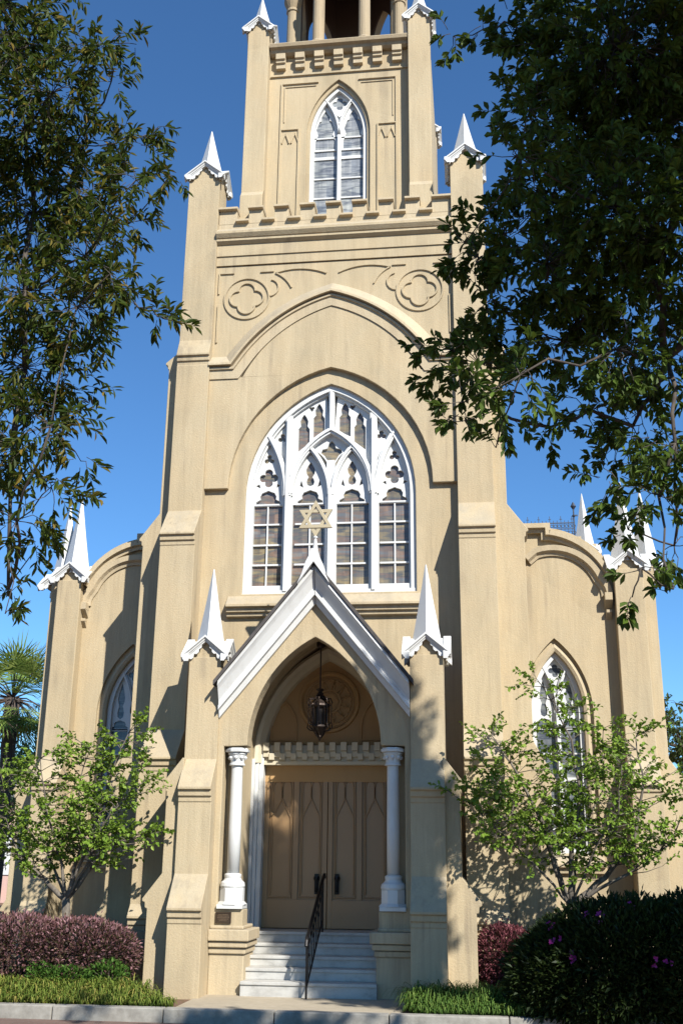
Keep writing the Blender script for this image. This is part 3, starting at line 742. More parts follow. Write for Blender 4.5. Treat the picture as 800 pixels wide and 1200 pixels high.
for s in (-1, 1):
    m = MB(); a, b = sorted((s*.98, s*1.512))
    m.box(a, b, -1.455, -.75, GZ-.1, .60)
    a, b = sorted((s*.955, s*1.512)); m.box(a, b, -1.49, -.74, .60, .68)
    a, b = sorted((s*.925, s*1.512)); m.box(a, b, -1.53, -.73, .69, .77)
    a, b = sorted((s*.895, s*1.512)); m.box(a, b, -1.57, -.72, .78, .94)
    m.box(*sorted((s*1.0, s*1.512)), -1.46, -.74, .94, .99)
    m.build('jamb_base', TRIM, B, bevel=.016)
    # column in its nook
    cx, cy = s*1.225, -1.29
    m = MB(); m.lathe([(.096, 1.72), (.098, 2.4), (.089, 3.33), (.089, 3.36)], cx, cy, 24)
    c = m.build('column', WHITE, B, smooth=True)
    m = MB()
    m.lathe([(.10, 3.33), (.125, 3.335), (.125, 3.36), (.108, 3.37), (.11, 3.43), (.14, 3.5), (.15, 3.505), (.15, 3.525)], cx, cy, 24)
    for k in range(8):
        t = k*PI/4; m.lathe([(.012, 3.42), (.033, 3.45), (.012, 3.485)], cx+.125*math.cos(t), cy+.125*math.sin(t), 8)
    m.lathe([(.155, 3.53), (.19, 3.54), (.195, 3.575), (.17, 3.585), (.17, 3.6), (.10, 3.602)], cx, cy, 8, PI/8)
    m.build('capital', WHITE, c)
    m = MB()
    m.lathe([(.18, 1.52), (.19, 1.55), (.18, 1.60), (.14, 1.63), (.125, 1.66), (.13, 1.69), (.13, 1.715), (.10, 1.73)], cx, cy, 24)
    m.lathe([(.19, 1.30), (.19, 1.52)], cx, cy, 8, PI/8)
    m.box(cx-.195, cx+.2, cy-.2, cy+.17, 1.225, 1.285); m.lathe([(.235, 1.286), (.19, 1.33)], cx, cy, 8, PI/8)
    m.build('plinth', WHITE, c, bevel=.006)
    # porch piers
    m = MB(); a, b = sorted((s*1.513, s*2.03))
    front_buttress(m, a, b, -1.49, [(-1.49, 3.42, -1.80, 2.98, -1.71), (-1.71, 1.72, -2.05, 1.25, -1.96)], -.9, 5.025)
    m.build('front_buttress', STUCCO, B, bevel=.014)
    m = MB(); side_buttress(m, s, -1.615, -.86, 2.0, 2.033, [(2.033, 3.42, 2.31, 3.06, 2.25), (2.25, 1.72, 2.53, 1.36, 2.45)], 3.43)
    m.build('side_buttress', STUCCO, B, bevel=.014)
    xc = s*1.772
    if s < 0: pp = make_pinnacle(B, .325, .30, 1.36, (xc, -1.2, 5.02), .255, .25)
    else: copy_part(pp, B, (xc, -1.2, 5.02))
    # rake board with mouldings (vertical cut at the foot, mitred at the apex)
    m = MB(); zt = lambda x: 6.47-abs(x)*1.235
    prof = [(0, -1.30), (0, -1.70), (.07, -1.72), (.10, -1.69), (.14, -1.66), (.30, -1.58), (.36, -1.57), (.37, -1.60), (.44, -1.60), (.45, -1.53), (.56, -1.50), (.57, -1.30)]
    n = len(prof); xs = [0.004*s, s*1.505]
    vs = [(x, y, zt(x)-dz*(1.06 if x*s < .5 else 1)) for x in xs for dz, y in prof]
    m.add(vs, [(k, (k+1) % n, n+(k+1) % n, n+k) for k in range(n)]+[tuple(range(n)), tuple(range(2*n-1, n-1, -1))])
    m.build('rake_board', WHITE, B, bevel=.004)
    m = MB(); m.prism([(0, 6.475), (s*1.57, 6.475-1.57*1.235), (s*1.57, 6.55-1.57*1.235), (0, 6.55)], 'y', -1.74, -.002)
    m.build('roof', SLATE, B)
# gablet, finial and star at the apex
m = MB()
m.prism([(-.26, 6.14), (0, 6.50), (.26, 6.14), (.19, 6.30), (.13, 6.50), (.07, 6.62), (.045, 6.72), (-.045, 6.72), (-.07, 6.62), (-.13, 6.50), (-.19, 6.30)], 'y', -1.80, -1.50)
m.lathe([(.075, 6.62), (.05, 6.72), (.02, 6.93), (.036, 6.94), (.036, 6.96), (.012, 6.98)], 0, -1.62, 12)
fin = m.build('finial', WHITE, B, bevel=.004)
m = MB(); zc, r = 7.27, .32
for k, sg in enumerate((1, -1)):
    o3 = [(r*math.cos(PI/2*sg+2*PI*i/3), zc+r*math.sin(PI/2*sg+2*PI*i/3)) for i in range(3)]
    i3 = [(.66*r*math.cos(PI/2*sg+2*PI*i/3), zc+.66*r*math.sin(PI/2*sg+2*PI*i/3)) for i in range(3)]
    m.plate([o3, i3[::-1]], -1.645+.012*k, -1.60+.012*k)
m.build('star', GOLD, fin, bevel=.003)

# tympanum, inner arch, door frame, crenellated transom, doors
m = MB(); m.plate([opening(1.30, 3.2, 3.55, 5.58)], .34, .42)
ty = m.build('tympanum', PANEL, B)
m = MB(); c = (0, 4.55)
m.sweep(circle(*c, .49, 48), [(-.05, .35), (-.03, .285), (.01, .275), (.05, .35)], closed=True)
ring_mould(m, circle(*c, .42, 40), .03, .32, .35)
for k in range(12):
    t = k*PI/6; q = (c[0]+.31*math.cos(t), c[1]+.31*math.sin(t)); ring_mould(m, foil(*q, .05, .05, 3, t+PI, 20), .026, .305, .35)
ring_mould(m, circle(*c, .20, 30), .035, .30, .35); ring_mould(m, foil(*c, .08, .075, 6, 0, 40), .025, .31, .35)
for s in (-1, 1):
    ring_mould(m, [(s*1.0, 3.9)]+half_arch(s*1.0, 4.1, s*.76, 4.55, 6)+half_arch(s*.56, 4.1, s*.76, 4.55, 6)[::-1][1:]+[(s*.56, 3.9)], .04, .305, .35)
    line_mould(m, [(s*.56, 3.85), (s*.56, 4.2)], .03, .31, .35)
m.build('rose_relief', PANEL, ty)
m = MB(); ip = [(-1.20, 3.5)]+arch(1.20, 3.58, 5.40)+[(1.20, 3.5)]
m.sweep(ip, [(.08, .33), (.08, .10), (.03, .06), (-.03, .08), (-.07, .15), (-.11, .20), (-.13, .33)])
m.build('arch_moulding', CREAM, B)
for s in (-1, 1):
    m = MB(); m.box(*sorted((s*1.085, s*1.16)), .16, .36, .86, 3.85); m.box(*sorted((s*1.16, s*1.215)), .10, .34, .86, 3.62); m.box(*sorted((s*1.215, s*1.268)), .03, .3, .86, 3.56)
    m.build('door_frame', WHITE, B, bevel=.008)
m = MB()
m.box(-1.09, 1.09, .17, .345, 3.47, 3.53); m.box(-1.09, 1.09, .20, .345, 3.53, 3.80)
for i in range(12):
    cx = (i-5.5)*.19
    m.box(cx-.05, cx+.05, .10, .30, 3.70, 3.84); m.box(cx-.05, cx+.05, .14, .30, 3.60, 3.695)
    m.box(cx+.05, cx+.14, .12, .30, 3.55, 3.66)
m.build('transom', CREAM, B, bevel=.004)
def door(s):
    m = MB(); a, b = sorted((s*.006, s*1.084)); m.box(a, b, .38, .44, .865, 3.468)
    def bx(x0, x1, z0, z1, y=.345): m.box(*sorted((s*x0, s*x1)), y, .385, z0, z1)
    bx(.006, .085, .87, 3.465); bx(1.0, 1.084, .87, 3.465); bx(.49, .58, 1.31, 3.36); bx(.085, 1.0, 3.36, 3.465); bx(.085, 1.0, .87, 1.31)
    for x0, x1 in ((.085, .49), (.58, 1.0)):
        cx = s*(x0+x1)/2; hw = (x1-x0)/2-.055
        fr_ = rect(cx-hw-.025, cx+hw+.025, 1.35, 3.32); ring_mould(m, fr_, .03, .36, .385)
        zb, zt = 2.75, 2.93
        for sg in (-1, 1):
            line_mould(m, [(cx+sg*hw, 1.40), (cx+sg*hw, 2.62), (cx, zt), (cx, 3.12)], .03, .358, .385)
            line_mould(m, half_arch(cx, 3.08, cx+sg*hw*.5, 3.27, 5), .026, .36, .385)
            line_mould(m, half_arch(cx+sg*hw, 3.08, cx+sg*hw*.5, 3.27, 5), .026, .36, .385)
            line_mould(m, [(cx+sg*hw, 2.62), (cx+sg*hw, 3.10)], .026, .36, .385)
    d = m.build('door', DOORM, B, bevel=.005)
    h = MB(); hx = s*.17
    h.lathe([(.045, 1.62), (.05, 1.65), (.045, 1.68)], hx, .33, 10); h.box(hx-.035, hx+.035, .325, .345, 1.40, 1.72)
    h.tube([(hx, .33, 1.64), (hx, .27, 1.63), (hx, .265, 1.50), (hx, .275, 1.44), (hx, .33, 1.43)], .018, 8)
    h.build('handle', BLACK, d)
door(-1); door(1)
# steps
tops = (.24, .40, .55, .705, .858)
prev = GZ-.05
st = None
for i, z in enumerate(tops):
    m = MB(); y0 = -1.56+.3*i; w_ = 1.03 if i == 0 else (.965 if z < .6 else 1.26)
    if i == 0: w_ = 1.0
    if i == 1: w_ = 1.004
    if i == 2: w_ = 1.008
    if i == 3: w_ = 1.258
    if i == 4: w_ = 1.262
    m.box(-w_, w_, y0 if i < 4 else -.36, y0+.32 if i < 4 else .46, prev, z)
    m.box(-w_, w_, (y0 if i < 4 else -.36)-.022, (y0 if i < 4 else -.36)+.05, z-.045, z+.001)
    o = m.build('step', MARBLE, B if st is None else B, bevel=.008); prev = z-.001

# ------------------------------------------------------------------ small things
ln = thing('hanging_lantern', 'dark iron lantern hanging on a rod in the porch arch', 'lantern', (0, -.78, 3.78))
m = MB(); zo = -3.78
m.lathe([(.005, 5.40+zo), (.075, 5.38+zo), (.07, 5.31+zo), (.03, 5.28+zo)], 0, 0, 14); m.tube([(0, 0, 5.3+zo), (0, 0, 4.55+zo)], .012, 6)
m.build('rod', LANT, ln)
m = MB()
m.lathe([(.012, 4.62+zo), (.07, 4.60+zo), (.03, 4.56+zo), (.06, 4.52+zo), (.03, 4.48+zo), (.14, 4.36+zo), (.15, 4.33+zo), (.12, 4.30+zo)], 0, 0, 8)
for k in range(8):
    t = k*PI/4; c_, s_ = math.cos(t), math.sin(t); q = lambda r, z: (r*c_, r*s_, z+zo)
    m.tube([q(.125, 4.34), q(.12, 4.0)], .011, 5)
    m.tube([q(.05, 4.5), q(.1, 4.44), q(.17, 4.45), q(.20, 4.38), q(.17, 4.33), q(.14, 4.36)], .012, 5)
    m.tube([q(.19, 4.36), q(.185, 4.05)], .007, 4)
    m.tube([q(.12, 4.02), q(.19, 4.06), q(.205, 3.98), q(.16, 3.94), q(.10, 3.93), q(.05, 3.85), q(.01, 3.80)], .012, 5)
m.lathe([(.13, 4.02+zo), (.14, 3.99+zo), (.09, 3.93+zo), (.03, 3.86+zo), (.045, 3.83+zo), (.005, 3.77+zo)], 0, 0, 8)
m.build('cage', LANT, ln)
m = MB(); m.lathe([(.085, 4.03+zo), (.085, 4.32+zo)], 0, 0, 8, PI/8); m.build('lamp_glass', LAMPG, ln)

hr = thing('handrail', 'black wrought iron handrail up the middle of the marble steps', 'handrail', (0, -1.5, GZ))
m = MB(); Y0 = -1.72; Y1 = -.34
lowz = lambda t: .14+t*.86+GZ; top_ = lambda t: .80+t*.80+GZ
P = lambda t, z: (.0+.03*t, (Y0+(Y1-Y0)*t)+1.5, z-GZ)
m.tube([P(0, GZ+.0), P(0, top_(0))], .017, 8); m.build('post', BLACK, hr)
m = MB(); m.tube([P(1, .86), P(1, top_(1))], .016, 8); m.build('post', BLACK, hr)
m = MB(); m.tube([P(-.05, top_(-.05)-.05), P(-.02, top_(-.02)+.005), P(0, top_(0)+.02), P(1, top_(1)+.02), P(1.1, top_(1.1)+.0), P(1.12, top_(1.1)-.05)], .026, 8); m.build('grip', BLACK, hr)
m = MB(); m.tube([P(0, lowz(0)), P(1, lowz(1))], .012, 6); m.tube([P(0, top_(0)-.16), P(1, top_(1)-.16)], .009, 6); m.build('lower_rail', BLACK, hr)
for k in range(1, 9):
    t = k/9; m = MB(); m.tube([P(t, lowz(t)), P(t, top_(t))], .009, 6); m.build('baluster', BLACK, hr)
for t in (.11, .42, .75):
    m = MB()
    for q in range(10):
        a0 = q*.75; r0 = .055*(1-q/13)
        z = (lowz(t)+top_(t))/2; c1 = P(t, z)
        pt_ = (c1[0]+.001, c1[1]+r0*math.cos(a0), c1[2]+r0*math.sin(a0))
        if q: m.tube([last, pt_], .007, 5)
        last = pt_
    m.build('scroll', BLACK, hr)

pq = thing('plaque', 'small dark bronze plaque on the left porch jamb below the white column', 'plaque', (-1.31, -1.44, 1.10))
m = MB(); m.box(-.115, .115, -.02, .005, -.075, .075); m.sweep(rect(-.115, .115, -.075, .075), bar(-.004, .014, -.028, -.012), closed=True); m.build('plate', BRONZE, pq)
m = MB()
for i in range(5):
    z = .045-i*.022; wl = (.07, .085, .09, .08, .06)[i]; x = -wl
    while x < wl:
        l = .008+.014*rng.random(); m.box(x, min(x+l, wl), -.024, -.019, z-.006, z+.005); x += l+.006
m.build('inscription', BRONZE2, pq)

# ------------------------------------------------------------------ vegetation
def leaf(mb, base, d, up, L, W, fold=.25, tint=.5, hexa=True, ob=(.46, .42)):
    d = d.normalized(); s = d.cross(up)
    if s.length < 1e-3: s = d.cross(Vector((1, 0, .3)))
    s.normalize(); n = s.cross(d)
    b = base; tip = b+d*L+n*(-L*.12)
    if hexa:
        l1 = b+d*L*.32+s*W*ob[0]+n*W*fold; l2 = b+d*L*.68+s*W*ob[1]+n*W*fold*.6
        r1 = b+d*L*.32-s*W*ob[0]+n*W*fold; r2 = b+d*L*.68-s*W*ob[1]+n*W*fold*.6
        mb.add([b, r1, r2, tip, l2, l1], [(0, 1, 2, 3), (0, 3, 4, 5)], tint)
    else:
        l1 = b+d*L*.42+s*W*.5+n*W*fold; r1 = b+d*L*.42-s*W*.5+n*W*fold
        mb.add([b, r1, tip, l1], [(0, 1, 2), (0, 2, 3)], tint)
def rv(r=1.0):
    while True:
        v = Vector((rng.uniform(-1, 1), rng.uniform(-1, 1), rng.uniform(-1, 1)))
        if 1e-3 < v.length <= 1: return v*r
def tintr(p=.5, sp=.25): return min(1, max(0, rng.gauss(p, sp)))

def skeleton(mb, root, nodes, r_tip, r_pow=.42, bend=.12, maxr=1):
    """branches from root pts to all nodes: each node joins the nearest node closer to the root"""
    root = [Vector(p) for p in root]; pts = [Vector(p) for p in nodes]; rp = root[-1]
    order = sorted(range(len(pts)), key=lambda i: (pts[i]-rp).length)
    par = {}; done = []
    for i in order:
        best, bd = -1, (pts[i]-rp).length*1.25
        for j in done:
            dd = (pts[i]-pts[j]).length*(1.0)+.15*0
            if dd < bd: best, bd = j, dd
        par[i] = best; done.append(i)
    cnt = {i: 1 for i in order}
    for i in reversed(order):
        if par[i] >= 0: cnt[par[i]] += cnt[i]
    for i in order:
        a = pts[par[i]] if par[i] >= 0 else rp; b = pts[i]; L = (b-a).length
        ra = r_tip*(cnt[i]**r_pow)*1.15; rb = r_tip*(cnt[i]**r_pow)
        m1 = a.lerp(b, .35)+rv(L*bend)+Vector((0, 0, -L*.04)); m2 = a.lerp(b, .7)+rv(L*bend)
        mb.tube([a, m1, m2, b], [ra, ra*.95, rb, rb*.85], 6 if ra > .01 else 4)
    rt_ = r_tip*(len(pts)**r_pow)*1.25
    n = len(root)
    mb.tube(root, [min(maxr, rt_)*(1.5-.5*i/(n-1)) for i in range(n)], 12)
    return par, pts

def spray(lm, tm, origin, d, L, n, ll, lw, droop, tp, hexa=True, whorl=False, twig_r=.004, spread=.9):
    """a twig with alternating leaves"""
    d = d.normalized(); p = Vector(origin); pts = [p.copy()]; seg = 4
    for i in range(seg):
        d = (d+rv(.22)+Vector((0, 0, -droop*.25))).normalized(); p = p+d*(L/seg); pts.append(p.copy())
    tm.tube(pts, [twig_r, twig_r*.9, twig_r*.75, twig_r*.6, twig_r*.4], 3)
    for k in range(n):
        t = (.25+.75*k/max(1, n-1)) if not whorl else (.72+.28*rng.random() if k > n*.3 else .3+.5*rng.random())
        i = min(seg-1, int(t*seg)); q = pts[i].lerp(pts[i+1], t*seg-i); ax = (pts[i+1]-pts[i]).normalized()
        out = rv().normalized(); out = (out-ax*out.dot(ax)).normalized()
        ld = (ax*(.55+.3*rng.random())+out*spread+Vector((0, 0, -droop*.5))).normalized()
        up = (Vector((0, 0, 1))+rv(.8)).normalized()
        leaf(lm, q, ld, up, ll*rng.uniform(.7, 1.2), lw*rng.uniform(.75, 1.15), .22, tintr(*tp), hexa, (.3, .5) if whorl else (.46, .42))

def lands(p, yw=-1.5):
    t = yw-p.y; return p.x-.73*t, p.z-t

def tree_blobs(lm, tm, blobs, dens, L, n, ll, lw, droop, tp, ok=None, twig_r=.004, whorl=False, hexa=True):
    for (x, y, z, r) in blobs:
        c = Vector((x, y, z)); num = max(2, int(dens*(r/.2)**2.1))
        for _ in range(num):
            o = c+rv(r*.8); dd = (o-c)*1.2/r+rv(.7)+Vector((0, 0, -.1))
            if ok and not ok(o): continue
            spray(lm, tm, o, dd, L*min(1, .35+r*3)*rng.uniform(.7, 1.25), n, ll, lw, droop, tp, hexa, whorl, twig_r)
            if rng.random() < .35: tm.tube([c, c.lerp(o, .5)+rv(r*.1), o], [twig_r*1.5, twig_r*1.2, twig_r], 3)

OR = [(3.54, -12.37, 6.99, 0.48), (4.03, -11.94, 7.39, 0.42), (3.18, -12.18, 7.19, 0.29), (3.36, -11.86, 6.8, 0.39), (3.88, -11.82, 6.78, 0.44), (2.95, -12.61, 6.38, 0.16), (2.88, -12.68, 5.99, 0.15), (3.15, -11.53, 6.45, 0.28), (3.47, -12.34, 5.85, 0.37), (3.82, -12.37, 5.74, 0.32), (2.82, -11.31, 6.33, 0.22), (3.06, -12.04, 5.63, 0.28), (3.44, -11.53, 5.77, 0.36), (3.75, -12.03, 5.46, 0.3), (2.62, -11.8, 5.86, 0.16), (2.53, -12.49, 5.54, 0.07), (2.7, -11.81, 5.53, 0.17), (2.93, -11.48, 5.49, 0.27), (2.43, -11.97, 5.08, 0.15), (2.34, -11.66, 5.05, 0.1), (2.6, -11.76, 5.08, 0.2), (2.51, -12.61, 4.43, 0.12), (2.39, -11.64, 4.71, 0.08), (2.7, -11.87, 4.69, 0.12), (2.68, -12.28, 4.27, 0.06), (2.82, -12.66, 4.56, 0.15), (3.19, -11.49, 5.35, 0.24), (3.45, -12.04, 5.0, 0.24), (3.82, -11.69, 5.09, 0.25), (3.07, -11.47, 4.72, 0.1), (3.31, -11.7, 4.74, 0.18), (3.62, -11.41, 4.73, 0.22), (3.74, -12.15, 4.31, 0.2), (3.46, -11.58, 4.3, 0.16), (3.63, -12.08, 4.01, 0.16), (3.54, -11.39, 4.01, 0.12), (3.81, -11.47, 3.87, 0.12), (3.42, -12.56, 3.44, 0.07), (3.37, -12.51, 3.29, 0.05), (3.61, -12.4, 3.36, 0.06), (3.22, -11.35, 8.27, 0.2), (2.7, -12.09, 7.5, 0.08), (2.49, -11.82, 7.7, 0.08), (2.84, -12.28, 7.38, 0.12)]
OL = [(-1.31, -10.99, 8.65, 0.3), (-0.87, -11.16, 8.02, 0.29), (-0.59, -11.21, 8.39, 0.19), (-0.51, -10.88, 8.76, 0.14), (-0.27, -10.88, 8.72, 0.07), (-0.65, -10.43, 8.73, 0.13), (-1.27, -10.74, 8.03, 0.38), (-0.94, -10.4, 8.09, 0.27), (-0.42, -10.5, 8.01, 0.18), (-0.22, -10.31, 8.28, 0.09), (0.08, -10.76, 7.44, 0.12), (0.04, -11.47, 6.9, 0.17), (-0.69, -10.5, 7.46, 0.3), (-1.29, -10.35, 7.43, 0.46), (-0.38, -10.43, 7.2, 0.15), (-0.55, -10.9, 6.61, 0.27), (-1.12, -10.7, 6.44, 0.39), (-0.37, -11.4, 5.86, 0.26), (-0.29, -10.54, 6.45, 0.16), (0.1, -10.9, 6.02, 0.11), (0.35, -11.3, 5.76, 0.05), (-0.05, -11.61, 6.0, 0.14), (-1.14, -10.5, 5.83, 0.36), (-0.84, -10.31, 5.83, 0.23), (-0.4, -11.58, 4.82, 0.22), (-1.14, -10.58, 5.11, 0.28), (-0.34, -11.12, 4.73, 0.09), (-0.39, -11.49, 4.4, 0.16), (-0.71, -11.29, 4.22, 0.22), (-0.82, -10.62, 4.23, 0.09), (-1.09, -10.48, 3.93, 0.12), (-0.56, -11.64, 3.46, 0.05)]
CAN_R = [(4.6, -13.4, 7.9, .7), (5.3, -13.8, 8.6, 1.0), (6.6, -14.2, 9.4, 1.2), (4.2, -14.6, 8.6, .9), (5.4, -15.4, 9.6, 1.1), (7.6, -13.2, 10, 1.2), (5.0, -12.2, 7.6, .8), (6.0, -12.2, 8.3, .9), (5.2, -11.8, 6.2, .8), (6.4, -11.4, 6.6, 1.0),  # unseen part of the right crown, placed for the shade it casts
         (7.4, -9.6, 8.2, 1.0), (6.9, -8.9, 8.6, .9), (8.4, -9.2, 7.6, 1.1), (7.6, -8.4, 6.9, .9), (9.2, -8.8, 6.9, 1.0), (8.9, -8.0, 6.0, .9), (6.5, -9.6, 9.9, .9), (6.6, -9.8, 11.2, .9), (7.4, -10.6, 11.2, 1.0), (6.9, -10.2, 12.4, .8), (8.2, -10.8, 10.2, 1.2), (6.2, -8.8, 7.6, .7), (9.6, -9.6, 7.4, .9)]
CAN_L = [(-2.2, -11.2, 7.6, .8), (-2.6, -11.0, 6.0, .8), (-2.0, -11.0, 5.0, .6), (-2.4, -11.6, 9.2, .9), (-3.6, -11.6, 8.0, 1.0), (-4.0, -12, 9.8, 1.2), (-1.6, -10.9, 9.3, .5), (-3.4, -12.2, 6.6, .9)]
def shade_ok_r(o):  # prunes the unseen canopy by where its shade lands on porch and steps
    lx, lz = lands(o)
    if o.y > -10.9 and o.x < 5.3: return False
    if lz < .3 and lx < .15+.25*rng.random() and lz > -1.9: return False
    if -1.35 < lz < -.45 and lx < 2.3: return False
    if -.45 <= lz < .3 and lx < 2.1 and rng.random() < .55: return False
    if lz < -.3: return True
    if lx < .22+.2*rng.random() and lz < 2.6: return False
    if lx > 1.5 and lz < 1.75 and lx < 2.9: return False
    if .25 < lx < 2.05 and lz < 4.6+.5*rng.random(): return True
    if .0 < lx < 2.05 and lz < 5.4 and lx > .4*(lz-4): return True
    if 2.05 <= lx < 3.3 and 1.9 < lz < 4.1: return rng.random() < .5
    return lx >= 2.9 and lz < .3
lm, tm = MB(), MB()
t = thing('oak_tree', 'dark oak overhanging from the right, its leaves crossing the tower', 'tree', (0, 0, 0))
root = [(8.6, -11.8, -.15), (8.5, -11.8, 1.6), (8.3, -11.8, 3.4), (7.9, -11.8, 5.0)]
skeleton(tm, root, [b[:3] for b in OR+CAN_R], .0042, .55, .055, .32)
tree_blobs(lm, tm, [b for b in OR if b[2] >= 5.6], 33, .22, 14, .078, .033, .25, (.35, .25), None, .003, True)
tree_blobs(lm, tm, [b for b in OR if b[2] < 5.6], 25, .22, 14, .078, .033, .3, (.4, .25), None, .003, True)
tree_blobs(lm, tm, CAN_R, 14, .42, 24, .12, .046, .2, (.4, .25), shade_ok_r, .005, True)
tm.build('trunk', BARK_O, t, smooth=True, fix=False); lm.build('crown', LEAF_OR, t, fix=False)
lm, tm = MB(), MB()
t = thing('oak_tree', 'brownish green oak reaching in from the left against the sky', 'tree', (0, 0, 0))
root = [(-5.4, -12.2, -.15), (-5.3, -12.2, 1.8), (-5.0, -12.1, 3.6), (-4.4, -12.0, 5.4)]
skeleton(tm, root, [b[:3] for b in OL+CAN_L], .0045, .55, .055, .3)
tree_blobs(lm, tm, OL, 22, .25, 12, .098, .028, .35, (.42, .28), None, .003)
tree_blobs(lm, tm, CAN_L, 10, .4, 20, .11, .034, .3, (.4, .25), None, .005)
tm.build('trunk', BARK_O, t, smooth=True, fix=False); lm.build('crown', LEAF_OL, t, fix=False)

def small_tree(label, base, fork, limbs, lean):
    t = thing('redbud_tree', label, 'tree', (base[0], base[1], GZ), None)
    ox = Vector((base[0], base[1], GZ)); lm, tm = MB(), MB(); b0 = Vector(base)-ox; fk = Vector(fork)-ox
    tm.tube([b0+Vector((0, 0, -.05)), b0.lerp(fk, .4)+Vector((.02, 0, 0)), fk], [.075, .06, .06], 10)
    for limb in limbs:
        P_ = [fk]+[Vector(q)-ox for q in limb[1:]]; n = len(P_); r0 = limb[0]
        # smooth the polyline a little
        pts = []
        for i in range(n-1):
            for k in range(4): pts.append(P_[i].lerp(P_[i+1], k/4)+(rv(.02) if i+k else Vector()))
        pts.append(P_[-1]); N = len(pts)
        tm.tube(pts, [max(.006, r0*(1-.85*i/(N-1))) for i in range(N)], 7)
        for i in range(4, N):
            for _ in range(4):
                ang = rng.uniform(0, 2*PI); d = Vector((math.cos(ang), math.sin(ang)*.8, rng.uniform(-.1, .75))); L = rng.uniform(.25, .62)*(1.15-.5*i/N)
                q = pts[i]; e = q+d*L
                tm.tube([q, q.lerp(e, .5)+rv(.04), e], [.007, .006, .004], 4)
                for f_ in (.45, .75, 1.0):
                    spray(lm, tm, q.lerp(e, f_), d+rv(.8)+Vector((0, 0, .15)), rng.uniform(.16, .34), 8, .068, .06, .25, (.5, .25), True, False, .003)
    tm.build('trunk', BARK_R, t, smooth=True, fix=False); lm.build('crown', LEAF_RB, t, fix=False)
small_tree('slender light green young tree in the purple hedge left of the porch', (-3.55, -1.75, GZ), (-3.72, -1.6, 1.32),
    [(.045, (-4.1, -1.6, 1.62), (-4.5, -1.7, 1.95), (-4.8, -1.6, 2.5)), (.05, (-3.45, -1.5, 1.75), (-3.35, -1.45, 2.5), (-3.2, -1.4, 3.3), (-3.0, -1.35, 3.85)),
     (.03, (-3.85, -1.7, 2.0), (-4.1, -1.8, 2.7), (-4.25, -1.8, 3.4)), (.03, (-3.4, -1.8, 2.0), (-3.0, -2.0, 2.55), (-2.62, -2.0, 2.95)), (.028, (-3.5, -1.7, 2.2), (-3.7, -1.5, 3.0), (-3.65, -1.4, 3.6)), (.025, (-4.2, -1.3, 2.0), (-4.9, -1.3, 2.7), (-5.1, -1.3, 3.2)), (.02, (-3.3, -1.9, 1.9), (-2.95, -2.0, 2.1), (-2.65, -1.9, 2.2))], 0)
small_tree('spreading light green young tree right of the porch before the aisle window', (3.82, -1.55, GZ), (3.80, -1.5, 1.34),
    [(.05, (3.6, -1.5, 1.85), (3.45, -1.5, 2.5), (3.1, -1.6, 3.2), (2.75, -1.6, 3.75)), (.045, (3.85, -1.6, 2.1), (4.0, -1.6, 2.9), (3.95, -1.5, 3.7), (3.55, -1.5, 4.5)),
     (.05, (4.3, -1.5, 1.75), (4.75, -1.5, 2.2), (4.95, -1.5, 3.0), (4.9, -1.4, 3.75)), (.03, (4.6, -1.7, 1.8), (5.2, -1.8, 2.2), (5.6, -1.8, 2.9)), (.022, (3.3, -1.7, 1.9), (2.8, -1.9, 2.35), (2.4, -1.95, 2.75)),
     (.03, (4.0, -1.3, 2.3), (4.4, -1.2, 3.0), (4.45, -1.2, 3.9)), (.025, (3.5, -1.8, 2.2), (3.0, -1.9, 2.6), (2.75, -1.9, 3.1)), (.022, (4.2, -1.8, 2.2), (4.5, -1.9, 2.6), (4.6, -1.9, 3.3))], 0)

def bush(name, label, cat, ellip, n, mat, ll, lw, tp, zmin, stem=True, hexa=False, bark=BARK_D, extra=None, ok=None, top_tint=0):
    """ellip: list of (cx,cy,cz,rx,ry,rz)"""
    c0 = ellip[0]; t = thing(name, label, cat, (c0[0], c0[1], GZ)); o0 = Vector((c0[0], c0[1], GZ)); lm, tm = MB(), MB()
    vol = [e[3]*e[4]+e[4]*e[5]+e[3]*e[5] for e in ellip]; tot = sum(vol)
    for e, v in zip(ellip, vol):
        for _ in range(int(n*v/tot)):
            d = rv().normalized(); k = 1-(abs(rng.gauss(0, .07)) if rng.random() < .6 else rng.uniform(.08, .45))+.05*math.sin(7*d.x+3*e[0])*math.cos(9*d.y+5*d.z)
            p = Vector((e[0]+d.x*e[3]*k, e[1]+d.y*e[4]*k, e[2]+d.z*e[5]*k))
            if rng.random() < .03: p += d*rng.uniform(.02, .1)
            if p.z < zmin: continue
            if ok and not ok(p): continue
            ld = d*.9+rv(.8)+Vector((0, 0, .35))
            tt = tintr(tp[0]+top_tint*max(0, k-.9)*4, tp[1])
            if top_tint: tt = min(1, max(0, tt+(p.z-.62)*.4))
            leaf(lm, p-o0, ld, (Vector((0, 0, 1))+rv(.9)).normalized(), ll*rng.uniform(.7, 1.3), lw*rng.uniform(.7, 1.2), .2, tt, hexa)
            if rng.random() < .006:
                q = p-o0; tm.tube([Vector((e[0], e[1], zmin-.02))-o0+Vector((d.x*.15, d.y*.15, 0)), q*.5+(Vector((e[0], e[1], e[2]))-o0)*.5, q], [.012, .008, .004], 4)
    tm.build('stems', bark, t, fix=False); lm.build('foliage', mat, t, fix=False)
    if extra: extra(t, o0, ellip)
    return t
